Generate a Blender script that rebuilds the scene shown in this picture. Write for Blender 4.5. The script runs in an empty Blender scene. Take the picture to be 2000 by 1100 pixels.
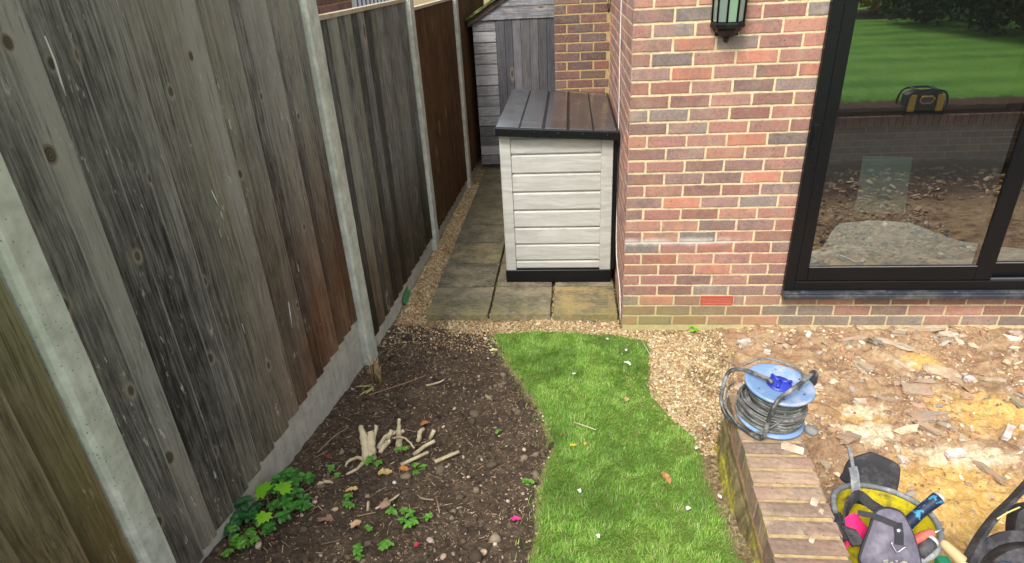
import bpy, math, random
import numpy as np
from mathutils import Vector, Matrix
random.seed(7); np.random.seed(7)
D=bpy.data; S=bpy.context.scene; COL=S.collection
# ------------------------------------------------------------------ camera, world, sun, exposure
CAMF,YAW,PITCH,ROLL=1213.36,math.radians(-6.169),math.radians(26.976),math.radians(-3.0858)
CAMP=(-0.3327,-3.6267,2.1903)
cy_,sy_,cp_,sp_=math.cos(YAW),math.sin(YAW),math.cos(PITCH),math.sin(PITCH)
fwd=Vector((sy_*cp_,cy_*cp_,-sp_)); rt=Vector((cy_,-sy_,0)); up=rt.cross(fwd)
cr=rt*math.cos(ROLL)+up*math.sin(ROLL); cu=up*math.cos(ROLL)-rt*math.sin(ROLL)
cam=D.cameras.new('camera'); camo=D.objects.new('camera',cam); COL.objects.link(camo)
camo.matrix_world=Matrix(((cr.x,cu.x,-fwd.x,CAMP[0]),(cr.y,cu.y,-fwd.y,CAMP[1]),(cr.z,cu.z,-fwd.z,CAMP[2]),(0,0,0,1)))
cam.sensor_width=36; cam.lens=36*CAMF/2000; cam.clip_end=500; cam.clip_start=.05
S.camera=camo
SUN_EL,SUN_AZ=math.radians(52),math.radians(205)   # azimuth clockwise from +Y
w=D.worlds.new('World'); S.world=w; w.use_nodes=True; nt=w.node_tree; nt.nodes.clear()
sky=nt.nodes.new('ShaderNodeTexSky'); sky.sky_type='NISHITA'; sky.sun_disc=False
sky.sun_elevation=SUN_EL; sky.sun_rotation=SUN_AZ; sky.dust_density=4; sky.air_density=1.2
hs=nt.nodes.new('ShaderNodeHueSaturation'); hs.inputs['Saturation'].default_value=.28
bg=nt.nodes.new('ShaderNodeBackground'); bg.inputs[1].default_value=.14
wo=nt.nodes.new('ShaderNodeOutputWorld')
nt.links.new(sky.outputs[0],hs.inputs['Color']); nt.links.new(hs.outputs[0],bg.inputs[0]); nt.links.new(bg.outputs[0],wo.inputs[0])
sl=D.lights.new('sun','SUN'); sl.energy=1.3; sl.angle=math.radians(18); sl.color=(1,.96,.9)
so=D.objects.new('sun',sl); COL.objects.link(so)
sd=Vector((math.sin(SUN_AZ)*math.cos(SUN_EL),math.cos(SUN_AZ)*math.cos(SUN_EL),math.sin(SUN_EL)))
so.rotation_euler=sd.to_track_quat('Z','Y').to_euler(); so.location=(0,-4,8)
S.view_settings.view_transform='Standard'; S.view_settings.look='None'; S.view_settings.gamma=1
S.view_settings.exposure=1.0
S.render.engine='CYCLES'
S.cycles.max_bounces=6; S.cycles.transparent_max_bounces=8; S.cycles.glossy_bounces=3; S.cycles.diffuse_bounces=3
S.cycles.caustics_reflective=False; S.cycles.caustics_refractive=False
# ------------------------------------------------------------------ numeric helpers
def ss(a,b,x):
    t=np.clip((x-a)/(b-a),0,1); return t*t*(3-2*t)
def vhash(i,j,s):
    n=(i*73856093)^(j*19349663)^(s*83492791)
    n=(n*1103515245+12345)&0x7fffffff
    n=((n>>13)^n)*60493&0x7fffffff
    return (n&0xffffff)/float(0xffffff)
def vnoise(x,y,f,s=0):
    X=np.asarray(x)*f;Y=np.asarray(y)*f;i=np.floor(X).astype(np.int64);j=np.floor(Y).astype(np.int64)
    u=X-i;v=Y-j;u=u*u*(3-2*u);v=v*v*(3-2*v)
    return (vhash(i,j,s)*(1-u)+vhash(i+1,j,s)*u)*(1-v)+(vhash(i,j+1,s)*(1-u)+vhash(i+1,j+1,s)*u)*v
def fbm(x,y,f,o=4,s=0):
    r=0;a=.5
    for k in range(o): r=r+a*vnoise(x,y,f*2**k,s+k*7);a*=.5
    return r
def sdf(x,y,poly):
    # negative inside
    x=np.asarray(x,float);y=np.asarray(y,float);d=np.full(x.shape,1e9);ins=np.zeros(x.shape,bool)
    n=len(poly)
    for k in range(n):
        ax,ay=poly[k];bx,by=poly[(k+1)%n];ex,ey=bx-ax,by-ay
        t=np.clip(((x-ax)*ex+(y-ay)*ey)/(ex*ex+ey*ey+1e-12),0,1)
        d=np.minimum(d,np.hypot(x-ax-t*ex,y-ay-t*ey))
        c=((ay<=y)&(y<by))|((by<=y)&(y<ay))
        if by!=ay: ins^=c&(x<ax+(y-ay)/(by-ay)*ex)
    return np.where(ins,-d,d)
LAWN=[(-.87,-.08),(-.74,-.035),(-.39,-.033),(-.05,-.083),(.15,-.19),(.135,-.50),(.10,-.77),(.15,-1.0),(.22,-1.22),(.25,-1.40),(.21,-1.60),(.235,-1.9),(.24,-2.6),(.3,-3.9),(40,-3.9),(40,-60),(-1.7,-60),(-1.7,-4.1),(-1.2,-3.7),(-.7,-3.2),(-.52,-2.6),(-.488,-2.1),(-.475,-1.83),(-.464,-1.6),(-.438,-1.353),(-.483,-1.146),(-.583,-.829),(-.752,-.433)]
GRAV=[(-1.56,3.3),(-1.37,3.3),(-1.37,.14),(-.02,.14),(-.02,0),(.62,0),(.66,-.27),(.65,-.44),(.56,-.62),(.45,-1.4),(.29,-1.5),(.2,-1.5),(.0,-.9),(-.1,-.3),(-.8,.0),(-1.2,.0),(-1.58,.2)]
SOIL=[(-1.75,.1),(-1.1,.02),(-.87,-.06),(-.6,-.4),(-.4,-.8),(-.3,-1.5),(-.3,-3.4),(-1.75,-4.1)]
def height(x,y):
    x=np.asarray(x,float);y=np.asarray(y,float)
    P=np.interp(y,[-60,-6,-4,-3,-2.16,-1.92,-1.36,-1,-.44,-.1,.1],[.75,.62,.57,.47,.306,.25,.135,.075,-.005,-.035,-.05])
    P=P+.05*ss(-.1,.3,x)*ss(-1.1,-1.5,y)
    pit=-.02-.06*ss(-2,-3.4,y)+(fbm(x,y,2.2,3,5)-.5)*.09*ss(0,-.3,y)+(fbm(x,y,9,3,9)-.45)*.05*ss(0.02,-.15,y)
    sa=ss(.42,.85,x); sb=ss(.36,.42,x)
    s=np.where(y>-1.36,sa,sb)
    up=ss(-3.60,-3.66,y)
    s=s*(1-up)
    return P*(1-s)+pit*s

def hz(x,y): return float(height(x,y))
# ------------------------------------------------------------------ materials
def srgb(h):
    if isinstance(h,str):
        c=[int(h[i:i+2],16)/255 for i in (0,2,4)]
        return tuple(v/12.92 if v<=.04045 else ((v+.055)/1.055)**2.4 for v in c)+(1,)
    return tuple(h)+(1,) if len(h)==3 else tuple(h)
class G:
    def __init__(s,name):
        s.m=D.materials.new(name); s.m.use_nodes=True; s.nt=s.m.node_tree
        s.b=s.nt.nodes['Principled BSDF']; s.o=s.nt.nodes['Material Output']
        s.pos=s.nt.nodes.new('ShaderNodeNewGeometry').outputs['Position']
    def set(s,i,v):
        if hasattr(v,'is_linked') or hasattr(v,'links'): s.nt.links.new(v,i)
        else:
            if i.type=='RGBA': v=srgb(v)
            i.default_value=v
    def n(s,t,ins={},out=0,**pr):
        nd=s.nt.nodes.new('ShaderNode'+t)
        for k,v in pr.items(): setattr(nd,k,v)
        for k,v in ins.items(): s.set(nd.inputs[k],v)
        return nd.outputs[out]
    def attr(s,name='rnd'):
        nd=s.nt.nodes.new('ShaderNodeAttribute'); nd.attribute_name=name
        sp=s.nt.nodes.new('ShaderNodeSeparateXYZ'); s.nt.links.new(nd.outputs['Vector'],sp.inputs[0]); return sp.outputs
    def sep(s,v):
        sp=s.nt.nodes.new('ShaderNodeSeparateXYZ'); s.nt.links.new(v,sp.inputs[0]); return sp.outputs
    def comb(s,x,y,z): return s.n('CombineXYZ',{0:x,1:y,2:z})
    def scale(s,v,xyz,off=None):
        r=s.n('VectorMath',{0:v,1:xyz},operation='MULTIPLY')
        if off is not None: r=s.n('VectorMath',{0:r,1:off},operation='ADD')
        return r
    def noise(s,v=None,scale=5,detail=3,rough=.55,dist=0,out=0):
        return s.n('TexNoise',{'Vector':v if v is not None else s.pos,'Scale':scale,'Detail':detail,'Roughness':rough,'Distortion':dist},out=out)
    def vor(s,v=None,scale=5,feature='F1',out=0,rand=1.):
        return s.n('TexVoronoi',{'Vector':v if v is not None else s.pos,'Scale':scale,'Randomness':rand},out=out,feature=feature)
    def m_(s,op,a,b=0.,c=0.,clamp=False): return s.n('Math',{0:a,1:b,2:c},operation=op,use_clamp=clamp)
    def rng(s,v,a,b,c=0.,d=1.,smooth=False): return s.n('MapRange',{0:v,1:a,2:b,3:c,4:d},interpolation_type='SMOOTHSTEP' if smooth else 'LINEAR')
    def mix(s,f,a,b,blend='MIX'):
        nd=s.nt.nodes.new('ShaderNodeMix'); nd.data_type='RGBA'; nd.blend_type=blend
        s.set(nd.inputs[0],f); s.set(nd.inputs[6],a); s.set(nd.inputs[7],b); return nd.outputs[2]
    def ramp(s,f,st,const=False):
        nd=s.nt.nodes.new('ShaderNodeValToRGB'); s.nt.links.new(f,nd.inputs[0]); r=nd.color_ramp
        if const: r.interpolation='CONSTANT'
        while len(r.elements)<len(st): r.elements.new(.5)
        for e,(p,c) in zip(r.elements,st): e.position=p; e.color=srgb(c)
        return nd.outputs[0]
    def bump(s,h,strength=.5,dist=.01,nrm=None):
        d={'Height':h,'Strength':strength,'Distance':dist}
        if nrm is not None: d['Normal']=nrm
        return s.n('Bump',d)
    def done(s,col,rough=.8,nrm=None,metal=0.,spec=.4):
        s.set(s.b.inputs['Base Color'],col); s.set(s.b.inputs['Roughness'],rough); s.set(s.b.inputs['Metallic'],metal)
        s.set(s.b.inputs['Specular IOR Level'],spec)
        if nrm is not None: s.set(s.b.inputs['Normal'],nrm)
        return s.m
def plain(name,c,rough=.5,metal=0.,var=.12,scale=30,bump=.15,spec=.4,dirt=None,dirts=6):
    g=G(name); n=g.noise(scale=scale,detail=4)
    col=g.mix(g.m_('MULTIPLY',n,var),c,(0,0,0))
    if dirt: col=g.mix(g.rng(g.noise(scale=dirts,detail=6,rough=.7),.48,.68),col,dirt)
    return g.done(col,g.rng(n,.3,.7,max(rough-.08,.02),min(rough+.08,1)),g.bump(n,bump,.002),metal,spec)
def board_mat(name,light,dark,warm,warmmask=None,olive=.35,flake=.5,axis='y',dk=.4,vert=False,low=False,knots=None):
    g=G(name); r=g.attr(); p=g.sep(g.pos)
    u=p[1] if axis=='y' else p[0]
    off=g.m_('MULTIPLY',r[0],37.)
    if axis=='h': v=g.comb(g.m_('ADD',g.m_('MULTIPLY',p[0],1.6),off),p[1],g.m_('MULTIPLY',p[2],42.))
    else: v=g.comb(g.m_('ADD',g.m_('MULTIPLY',u,42.),off),off,g.m_('MULTIPLY',p[2],1.6))
    vd=g.n('VectorMath',{0:v,1:g.scale(g.noise(scale=2.2,detail=1,out=1),(1.3,1.3,.15))},operation='ADD')
    gr=g.noise(vd,1.,6,.68); fine=g.noise(g.scale(vd,(3.3,3.3,2.6)),1.,5,.75)
    blot=g.noise(g.scale(g.pos,(1,1,.45)),4.5,5,.6)
    mott=g.noise(g.scale(g.pos,(1,1,.5)),17.,5,.65)
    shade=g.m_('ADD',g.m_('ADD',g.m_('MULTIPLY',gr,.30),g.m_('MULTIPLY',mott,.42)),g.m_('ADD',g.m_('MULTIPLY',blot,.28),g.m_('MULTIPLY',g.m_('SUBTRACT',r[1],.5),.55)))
    shade=g.m_('ADD',shade,g.m_('MULTIPLY',g.m_('SUBTRACT',fine,.5),1.0))
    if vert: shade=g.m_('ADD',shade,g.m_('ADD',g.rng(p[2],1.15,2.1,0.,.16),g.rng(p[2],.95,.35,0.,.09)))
    col=g.ramp(shade,[(.24,dark),(.42,g_mix(dark,light,.33)),(.58,g_mix(dark,light,.72)),(.78,light)])
    ol=g.m_('MULTIPLY',g.rng(r[2],.55,.95),g.rng(blot,.35,.65,.3,1.))
    col=g.mix(g.m_('MULTIPLY',ol,olive),col,'7a7442',blend='MIX')
    if vert or low:
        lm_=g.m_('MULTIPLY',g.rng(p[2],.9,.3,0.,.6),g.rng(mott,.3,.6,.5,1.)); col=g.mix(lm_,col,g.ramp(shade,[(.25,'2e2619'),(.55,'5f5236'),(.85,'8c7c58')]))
    if warmmask:
        y0,y1,z0,z1=warmmask
        wm=g.m_('MULTIPLY',g.rng(p[1],y0,y1,smooth=True),g.rng(p[2],z1,z0,smooth=True))
        wm=g.m_('MULTIPLY',wm,g.rng(g.noise(scale=3.,detail=5),.2,.6,.55,1.))
        col=g.mix(wm,col,g.ramp(shade,[(.25,g_mix(warm,'120a05',.65)),(.6,warm),(.85,g_mix(warm,'b08a6a',.4))]))
    # pale flaked streaks
    fl=g.noise(g.scale(vd,(1.3,1.3,7.)),1.,3,.8)
    fm=g.m_('MULTIPLY',g.rng(fl,.63,.69),g.rng(g.noise(scale=2.3,detail=2),.40,.60))
    col=g.mix(g.m_('MULTIPLY',fm,flake),col,'c9c4b8')
    # dark rain streaks
    dkm=g.m_('MULTIPLY',g.rng(g.noise(g.scale(vd,(.35,.35,.25)),1.,3,.6),.5,.68),g.rng(blot,.3,.6))
    col=g.mix(g.m_('MULTIPLY',dkm,dk),col,'2b2926')
    ck=g.noise(g.scale(vd,(2.2,2.2,1.2)),1.,4,.8); col=g.mix(g.m_('MULTIPLY',g.rng(ck,.58,.66),.6),col,'1f1c19')
    # knots
    kv=g.comb(g.m_('ADD',g.m_('MULTIPLY',u if axis!='h' else p[2],8.),off),off,g.m_('MULTIPLY',p[2] if axis!='h' else p[0],2.6))
    kd=g.vor(kv,1.,rand=.9); kc=g.n('TexVoronoi',{'Vector':kv,'Scale':1.,'Randomness':.9},out=1)
    ksel=g.rng(g.sep(kc)[0],.62,.66)
    if knots:
        kd=None
        for (ky,kz,ks) in knots:
            dd=g.n('VectorMath',{0:g.scale(g.pos,(0,1/(.10*ks),1/(.17*ks)),(0,-ky/(.10*ks),-kz/(.17*ks)))},1,operation='LENGTH')
            kd=dd if kd is None else g.m_('MINIMUM',kd,dd)
        kd=g.m_('ADD',kd,g.m_('MULTIPLY',g.m_('SUBTRACT',g.noise(scale=30,detail=3),.5),.05)); ksel=1.0
    ring=g.m_('SINE',g.m_('MULTIPLY',kd,140.))
    kn=g.m_('MULTIPLY',ksel,g.rng(kd,.15,.09)); halo=g.m_('MULTIPLY',ksel,g.rng(kd,.26,.13))
    col=g.mix(g.m_('MULTIPLY',halo,.6),col,g_mix(light,'a89a80',.5)); col=g.mix(g.m_('MULTIPLY',kn,.85),col,g.mix(g.rng(ring,-1,1),'241d17','574a3c'))
    h=g.m_('ADD',g.m_('MULTIPLY',gr,.6),g.m_('MULTIPLY',fine,.5)); h=g.m_('SUBTRACT',h,g.m_('MULTIPLY',kn,.3))
    return g.done(col,.85,g.bump(h,.9,.009),0.,.25)
def g_mix(a,b,t):
    a=srgb(a);b=srgb(b); return tuple(a[i]*(1-t)+b[i]*t for i in range(3))
M={}
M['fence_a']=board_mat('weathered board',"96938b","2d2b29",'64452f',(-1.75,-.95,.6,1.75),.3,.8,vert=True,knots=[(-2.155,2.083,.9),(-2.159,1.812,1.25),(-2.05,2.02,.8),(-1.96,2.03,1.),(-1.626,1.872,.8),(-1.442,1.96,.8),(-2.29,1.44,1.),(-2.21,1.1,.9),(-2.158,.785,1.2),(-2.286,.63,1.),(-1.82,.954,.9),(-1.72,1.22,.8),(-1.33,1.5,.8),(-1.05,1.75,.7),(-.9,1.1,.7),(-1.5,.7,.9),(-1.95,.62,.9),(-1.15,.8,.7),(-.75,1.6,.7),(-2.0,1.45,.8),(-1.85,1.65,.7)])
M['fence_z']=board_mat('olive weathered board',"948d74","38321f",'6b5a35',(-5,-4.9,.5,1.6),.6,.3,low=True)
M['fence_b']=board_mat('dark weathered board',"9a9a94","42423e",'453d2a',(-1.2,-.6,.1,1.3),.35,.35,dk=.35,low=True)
M['fence_c']=board_mat('brown treated board',"85694a","5c4730",'5a3e22',(-5,-4,2.5,3.5),.1,.0,dk=.25)
M['shed_door']=board_mat('grey shed door board',"77757a","48484c",'55504a',None,.1,.25,axis='x',dk=.15)
M['shed_clad']=board_mat('silver shed cladding',"a6a6a8","5f5f61",'55504a',None,.1,.2,axis='h',dk=.15)
M['cap']=board_mat('pale capping wood',"cbbfa6","8d8470",'a59a80',None,.2,.1,axis='y',dk=0.)
def concrete(name,c1,c2,pit=.8,green=.2):
    g=G(name); n=g.noise(scale=14,detail=6,rough=.65); f=g.noise(scale=160,detail=3)
    col=g.mix(g.rng(n,.3,.7),c1,c2)
    col=g.mix(g.m_('MULTIPLY',g.rng(g.vor(scale=55),.16,.08),pit),col,'5d6058')
    col=g.mix(g.m_('MULTIPLY',g.rng(g.noise(scale=5,detail=4),.5,.7),green),col,'6f7a52')
    p=g.sep(g.pos); st=g.noise(g.scale(g.pos,(30,30,1.5)),1.,3)
    col=g.mix(g.m_('MULTIPLY',g.rng(st,.5,.75),.3),col,'75776c')
    h=g.m_('SUBTRACT',g.m_('MULTIPLY',f,.4),g.rng(g.vor(scale=55),.16,.05))
    return g.done(col,.9,g.bump(h,.5,.003),0.,.2)
M['scratch']=plain('white scuff',(.62,.62,.60),.8)
M['post']=concrete('concrete post',"d6d8cc","a9ada2")
M['gravelboard']=concrete('concrete gravel board',"c6c3b7","a3a197",.3,.15)
# bricks
def brick_mat(name,stops,pale=.25,algae=0,tint=None,sat=.9):
    g=G(name); r=g.attr(); p=g.sep(g.pos)
    col=g.ramp(r[0],stops,const=True)
    off=g.comb(g.m_('MULTIPLY',r[1],20.),g.m_('MULTIPLY',r[2],20.),0.)
    v=g.n('VectorMath',{0:g.pos,1:off},operation='ADD')
    n1=g.noise(v,11.,5,.65); n2=g.noise(v,60.,4,.6); n3=g.noise(v,5.,3,.6)
    col=g.mix(g.m_('MULTIPLY',g.rng(n1,.42,.66),g.rng(r[1],0,1,.15,.85)),col,'645c60')
    col=g.mix(g.m_('MULTIPLY',g.rng(n3,.5,.68),.4),col,'a06654')
    col=g.mix(g.m_('MULTIPLY',g.rng(n2,.3,.75),.42),col,'b59c8c')
    col=g.mix(g.m_('MULTIPLY',g.rng(g.noise(v,90.,2),.66,.72),.7),col,'39343a')
    col=g.mix(g.m_('MULTIPLY',g.rng(g.noise(scale=6,detail=6,rough=.75),.5,.72),pale),col,'cdbfa4')
    val=g.rng(r[2],0,1,.78,1.14); col=g.n('HueSaturation',{'Color':col,'Value':val,'Saturation':sat})
    if tint: col=g.mix(1.,col,tint,'MULTIPLY')
    if algae:
        am=g.m_('MULTIPLY',g.rng(p[2],.30,.08),g.rng(p[0],1.4,.1,.15,1.))
        am=g.m_('MULTIPLY',am,g.rng(g.noise(scale=7,detail=5),.3,.6,.3,1.))
        col=g.mix(g.m_('MULTIPLY',am,.75),col,'8f8a52')
        wm=g.m_('MULTIPLY',g.rng(g.m_('ABSOLUTE',g.m_('SUBTRACT',p[2],.607)),.035,.01),g.rng(p[0],.72,.62))
        wm=g.m_('MULTIPLY',wm,g.rng(g.noise(scale=14,detail=4),.35,.6)); col=g.mix(g.m_('MULTIPLY',wm,.75),col,'c9c4ba')
    h=g.m_('ADD',g.m_('MULTIPLY',n1,.5),g.m_('MULTIPLY',n2,.7))
    return g.done(col,.88,g.bump(h,.6,.004),0.,.25)
def mortar_mat(name,c1,c2,algae=0):
    g=G(name); n=g.noise(scale=40,detail=5,rough=.7); f=g.noise(scale=260,detail=2); p=g.sep(g.pos)
    col=g.mix(g.rng(n,.35,.65),c1,c2)
    col=g.mix(g.m_('MULTIPLY',g.rng(g.noise(scale=5,detail=4),.5,.7),.3),col,'8a7c66')
    if algae:
        am=g.m_('MULTIPLY',g.rng(p[2],.26,.04),g.rng(p[0],1.4,.1,.2,1.))
        col=g.mix(g.m_('MULTIPLY',am,.6),col,'9a9a58')
        wm=g.m_('MULTIPLY',g.rng(g.m_('ABSOLUTE',g.m_('SUBTRACT',p[2],.607)),.05,.01),g.rng(p[0],.75,.6)); col=g.mix(g.m_('MULTIPLY',wm,.7),col,'c4c2ba')
    return g.done(col,.95,g.bump(g.m_('ADD',g.m_('MULTIPLY',n,1.),g.m_('MULTIPLY',f,.5)),.7,.004),0.,.1)
BR=[(0,'9a6a60'),(.2,'8b6a68'),(.36,'a3695c'),(.5,'7b7274'),(.62,'965f5a'),(.74,'747072'),(.84,'ad7460'),(.94,'ba6e56')]
M['brick']=brick_mat('multi red stock brick',BR,.26,1,(1.,.95,.88))
M['brick_side']=brick_mat('pinkish red side brick',[(0,'a97462'),(.3,'a3685c'),(.5,'b57a60'),(.7,'96665e'),(.85,'b86e52')],.6)
M['brick_back']=brick_mat('dark brown brick',[(0,'6e4a44'),(.25,'66504c'),(.45,'7a5246'),(.65,'5b5150'),(.8,'75604f'),(.92,'94523c')],.1,0,(.8,.76,.74))
M['mortar']=mortar_mat('cream mortar',"dfcfa8","c4b48e",1)
M['mortar_back']=mortar_mat('sandy mortar',"bfa878","a08a60")
M['wallbrick']=brick_mat('old garden wall brick',[(0,'92775f'),(.3,'806856'),(.6,'9a7e64'),(.8,'776358')],.5,0,(1.,.92,.8),.75)
M['wallmortar']=mortar_mat('yellow sand mortar',"bda679","9a8662")
g=G('mossy brick face'); n=g.noise(scale=9,detail=6,rough=.7); n2=g.noise(g.scale(g.pos,(14,14,5)),1.,5,.7)
p=g.sep(g.pos)
c=g.ramp(n2,[(.3,'4f4a36'),(.5,'75694a'),(.68,'8d7f5c')])
c=g.mix(g.rng(g.m_('ADD',n,g.rng(p[2],.42,.15,-.10,.16)),.48,.60),c,g.ramp(g.noise(scale=50,detail=4),[(.3,'7c7c34'),(.7,'b4a63e')]))
c=g.mix(g.m_('MULTIPLY',g.rng(p[2],.385,.41),g.rng(g.noise(scale=20),.3,.7,.5,1.)),c,'8f6744')
M['mossbrick']=g.done(c,.95,g.bump(g.m_('ADD',n,n2),.8,.01),0.,.15)
# generic
M['black_frame']=plain('black powder coated aluminium',(.006,.0065,.008),.35,0,.1,60,.03,.3)
M['sill']=plain('charcoal sill',(.035,.04,.048),.38,0,.2,25,.05,.5,dirt=(.12,.12,.12),dirts=9)
M['alloy']=plain('bare aluminium',(.6,.62,.64),.35,.9)
g=G('door glass'); gl=g.n('BsdfGlossy',{'Color':(.93,.97,.95),'Roughness':.0}); tr=g.n('BsdfTransparent',{'Color':(.86,.91,.88)})
fr=g.n('Fresnel',{'IOR':1.5}); f2=g.m_('ADD',g.m_('MULTIPLY',fr,1.),.25,clamp=True)
ms=g.n('MixShader',{0:f2,1:tr,2:gl}); g.nt.links.new(ms,g.o.inputs['Surface']); M['glass']=g.m
g=G('lantern glass'); d=g.n('BsdfGlossy',{'Color':(.8,.9,.86),'Roughness':.12}); tr=g.n('BsdfTranslucent',{'Color':(.55,.68,.6)}); df=g.n('BsdfDiffuse',{'Color':(.42,.55,.48)})
ms=g.n('MixShader',{0:.5,1:df,2:tr}); ms=g.n('MixShader',{0:.3,1:ms,2:d}); g.nt.links.new(ms,g.o.inputs['Surface']); M['lglass']=g.m
# ------------------------------------------------------------------ mesh + object helpers
class MB:
    def __init__(s): s.v=[]; s.f=[]; s.r=[]; s.mi=[]; s.cur=(0.,0.,0.); s.m=0; s.sm=[]; s.smooth=False
    def rnd(s,*a): s.cur=a if a else (random.random(),random.random(),random.random()); return s
    def add(s,vs,fs):
        o=len(s.v); s.v+= [tuple(v) for v in vs]
        for f in fs: s.f.append([o+i for i in f]); s.r.append(s.cur); s.mi.append(s.m); s.sm.append(s.smooth)
        return s
    def box(s,a,b,bev=0.,jit=0.):
        x0,y0,z0=[min(p,q) for p,q in zip(a,b)]; x1,y1,z1=[max(p,q) for p,q in zip(a,b)]
        if bev<=0:
            vs=[(x,y,z) for z in(z0,z1) for y in(y0,y1) for x in(x0,x1)]
            return s.add(vs,[(0,2,3,1),(4,5,7,6),(0,1,5,4),(2,6,7,3),(0,4,6,2),(1,3,7,5)])
        bm_=bev; vs=[];fs=[]
        bm_=min(bev,(x1-x0)*.49,(y1-y0)*.49,(z1-z0)*.49)
        # chamfered box: 24 verts
        idx={}
        for ix,x in((0,x0),(1,x1)):
            for iy,y in((0,y0),(1,y1)):
                for iz,z in((0,z0),(1,z1)):
                    sx=1-2*ix; sy=1-2*iy; sz=1-2*iz
                    for ax in range(3):
                        p=[x+sx*bm_,y+sy*bm_,z+sz*bm_]; p[ax]=(x,y,z)[ax]
                        idx[(ix,iy,iz,ax)]=len(vs); vs.append([c+random.uniform(-jit,jit) for c in p])
        I=lambda a,b,c,d: idx[(a,b,c,d)]
        for k in(0,1):
            fx=[I(k,0,0,0),I(k,1,0,0),I(k,1,1,0),I(k,0,1,0)]; fs.append(fx if k else fx[::-1])
            fy=[I(0,k,0,1),I(0,k,1,1),I(1,k,1,1),I(1,k,0,1)]; fs.append(fy if k else fy[::-1])
            fz=[I(0,0,k,2),I(1,0,k,2),I(1,1,k,2),I(0,1,k,2)]; fs.append(fz if k else fz[::-1])
        for a in(0,1):
            for b in(0,1):
                q=[I(a,b,0,0),I(a,b,0,1),I(a,b,1,1),I(a,b,1,0)]; fs.append(q if a!=b else q[::-1])
                q=[I(a,0,b,0),I(a,1,b,0),I(a,1,b,2),I(a,0,b,2)]; fs.append(q if a==b else q[::-1]) 
                q=[I(0,a,b,1),I(1,a,b,1),I(1,a,b,2),I(0,a,b,2)]; fs.append(q if a!=b else q[::-1])
                for c in(0,1):
                    q=[I(a,b,c,0),I(a,b,c,1),I(a,b,c,2)]; fs.append(q if (a+b+c)%2==1 else q[::-1])
        return s.add(vs,fs)
    def tube(s,pts,r,n=8,cap=True,closed=False):
        pts=[Vector(p) for p in pts]; N=len(pts); rr=r if hasattr(r,'__len__') else [r]*N
        sm=s.smooth; s.smooth=True
        vs=[];fs=[]; pu=None
        for i,p in enumerate(pts):
            if closed: t=pts[(i+1)%N]-pts[i-1]
            else: t=pts[min(i+1,N-1)]-pts[max(i-1,0)]
            t.normalize()
            if pu is None: pu=t.orthogonal().normalized()
            else:
                pu=pu-t*pu.dot(t); pu=pu.normalized() if pu.length>1e-6 else t.orthogonal().normalized()
            q=t.cross(pu)
            for k in range(n):
                a=2*math.pi*k/n; vs.append(p+(pu*math.cos(a)+q*math.sin(a))*rr[i])
        for i in range(N if closed else N-1):
            j=(i+1)%N
            for k in range(n): fs.append((i*n+k,i*n+(k+1)%n,j*n+(k+1)%n,j*n+k))
        if cap and not closed: fs.append(tuple(range(n))[::-1]); fs.append(tuple((N-1)*n+k for k in range(n)))
        s.add(vs,fs); s.smooth=sm; return s
    def lathe(s,c,prof,n=24,axis=(0,0,1),sx=1.,sy=1.,a0=0.,a1=2*math.pi,smooth=True):
        # prof: list of (r,h) ; c centre
        ax=Vector(axis).normalized(); q=Vector((0,0,1)).rotation_difference(ax); c=Vector(c)
        full=abs(a1-a0-2*math.pi)<1e-6; m=n if full else n+1; vs=[];fs=[]
        for r,h in prof:
            for k in range(m):
                a=a0+(a1-a0)*k/n; vs.append(c+q@Vector((r*math.cos(a)*sx,r*math.sin(a)*sy,h)))
        for i in range(len(prof)-1):
            for k in range(n):
                k2=(k+1)%m
                fs.append((i*m+k,i*m+k2,(i+1)*m+k2,(i+1)*m+k))
        sm=s.smooth; s.smooth=smooth; s.add(vs,fs); s.smooth=sm; return s
    def mesh(s,name,mats,off=(0,0,0)):
        me=D.meshes.new(name); o=Vector(off)
        me.from_pydata([tuple(Vector(v)-o) for v in s.v],[],s.f)
        for m in (mats if isinstance(mats,(list,tuple)) else [mats]): me.materials.append(m)
        at=me.attributes.new('rnd','FLOAT_VECTOR','FACE'); at.data.foreach_set('vector',np.array(s.r,dtype=np.float32).ravel())
        me.polygons.foreach_set('material_index',s.mi); me.polygons.foreach_set('use_smooth',s.sm); me.update(); return me
    def build(s,name,mats,parent=None,origin=None):
        off=parent_world(parent) if parent is not None else (Vector(origin) if origin is not None else Vector((0,0,0)))
        o=D.objects.new(name,s.mesh(name,mats,off)); COL.objects.link(o)
        if parent is not None: o.parent=parent
        else: o.location=off
        return o
def parent_world(p):
    v=Vector((0,0,0))
    while p is not None: v+=p.location; p=p.parent
    return v
def tag(o,label,cat,group=None):
    o['label']=label; o['category']=cat
    if group: o['group']=group
    return o
def thing(name,label,cat,loc=(0,0,0),group=None):
    o=D.objects.new(name,None); o.empty_display_size=.1; COL.objects.link(o); o.location=loc
    return tag(o,label,cat,group)
def struct(o): o['kind']='structure'; return o
def stuff(o): o['kind']='stuff'; return o
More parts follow.
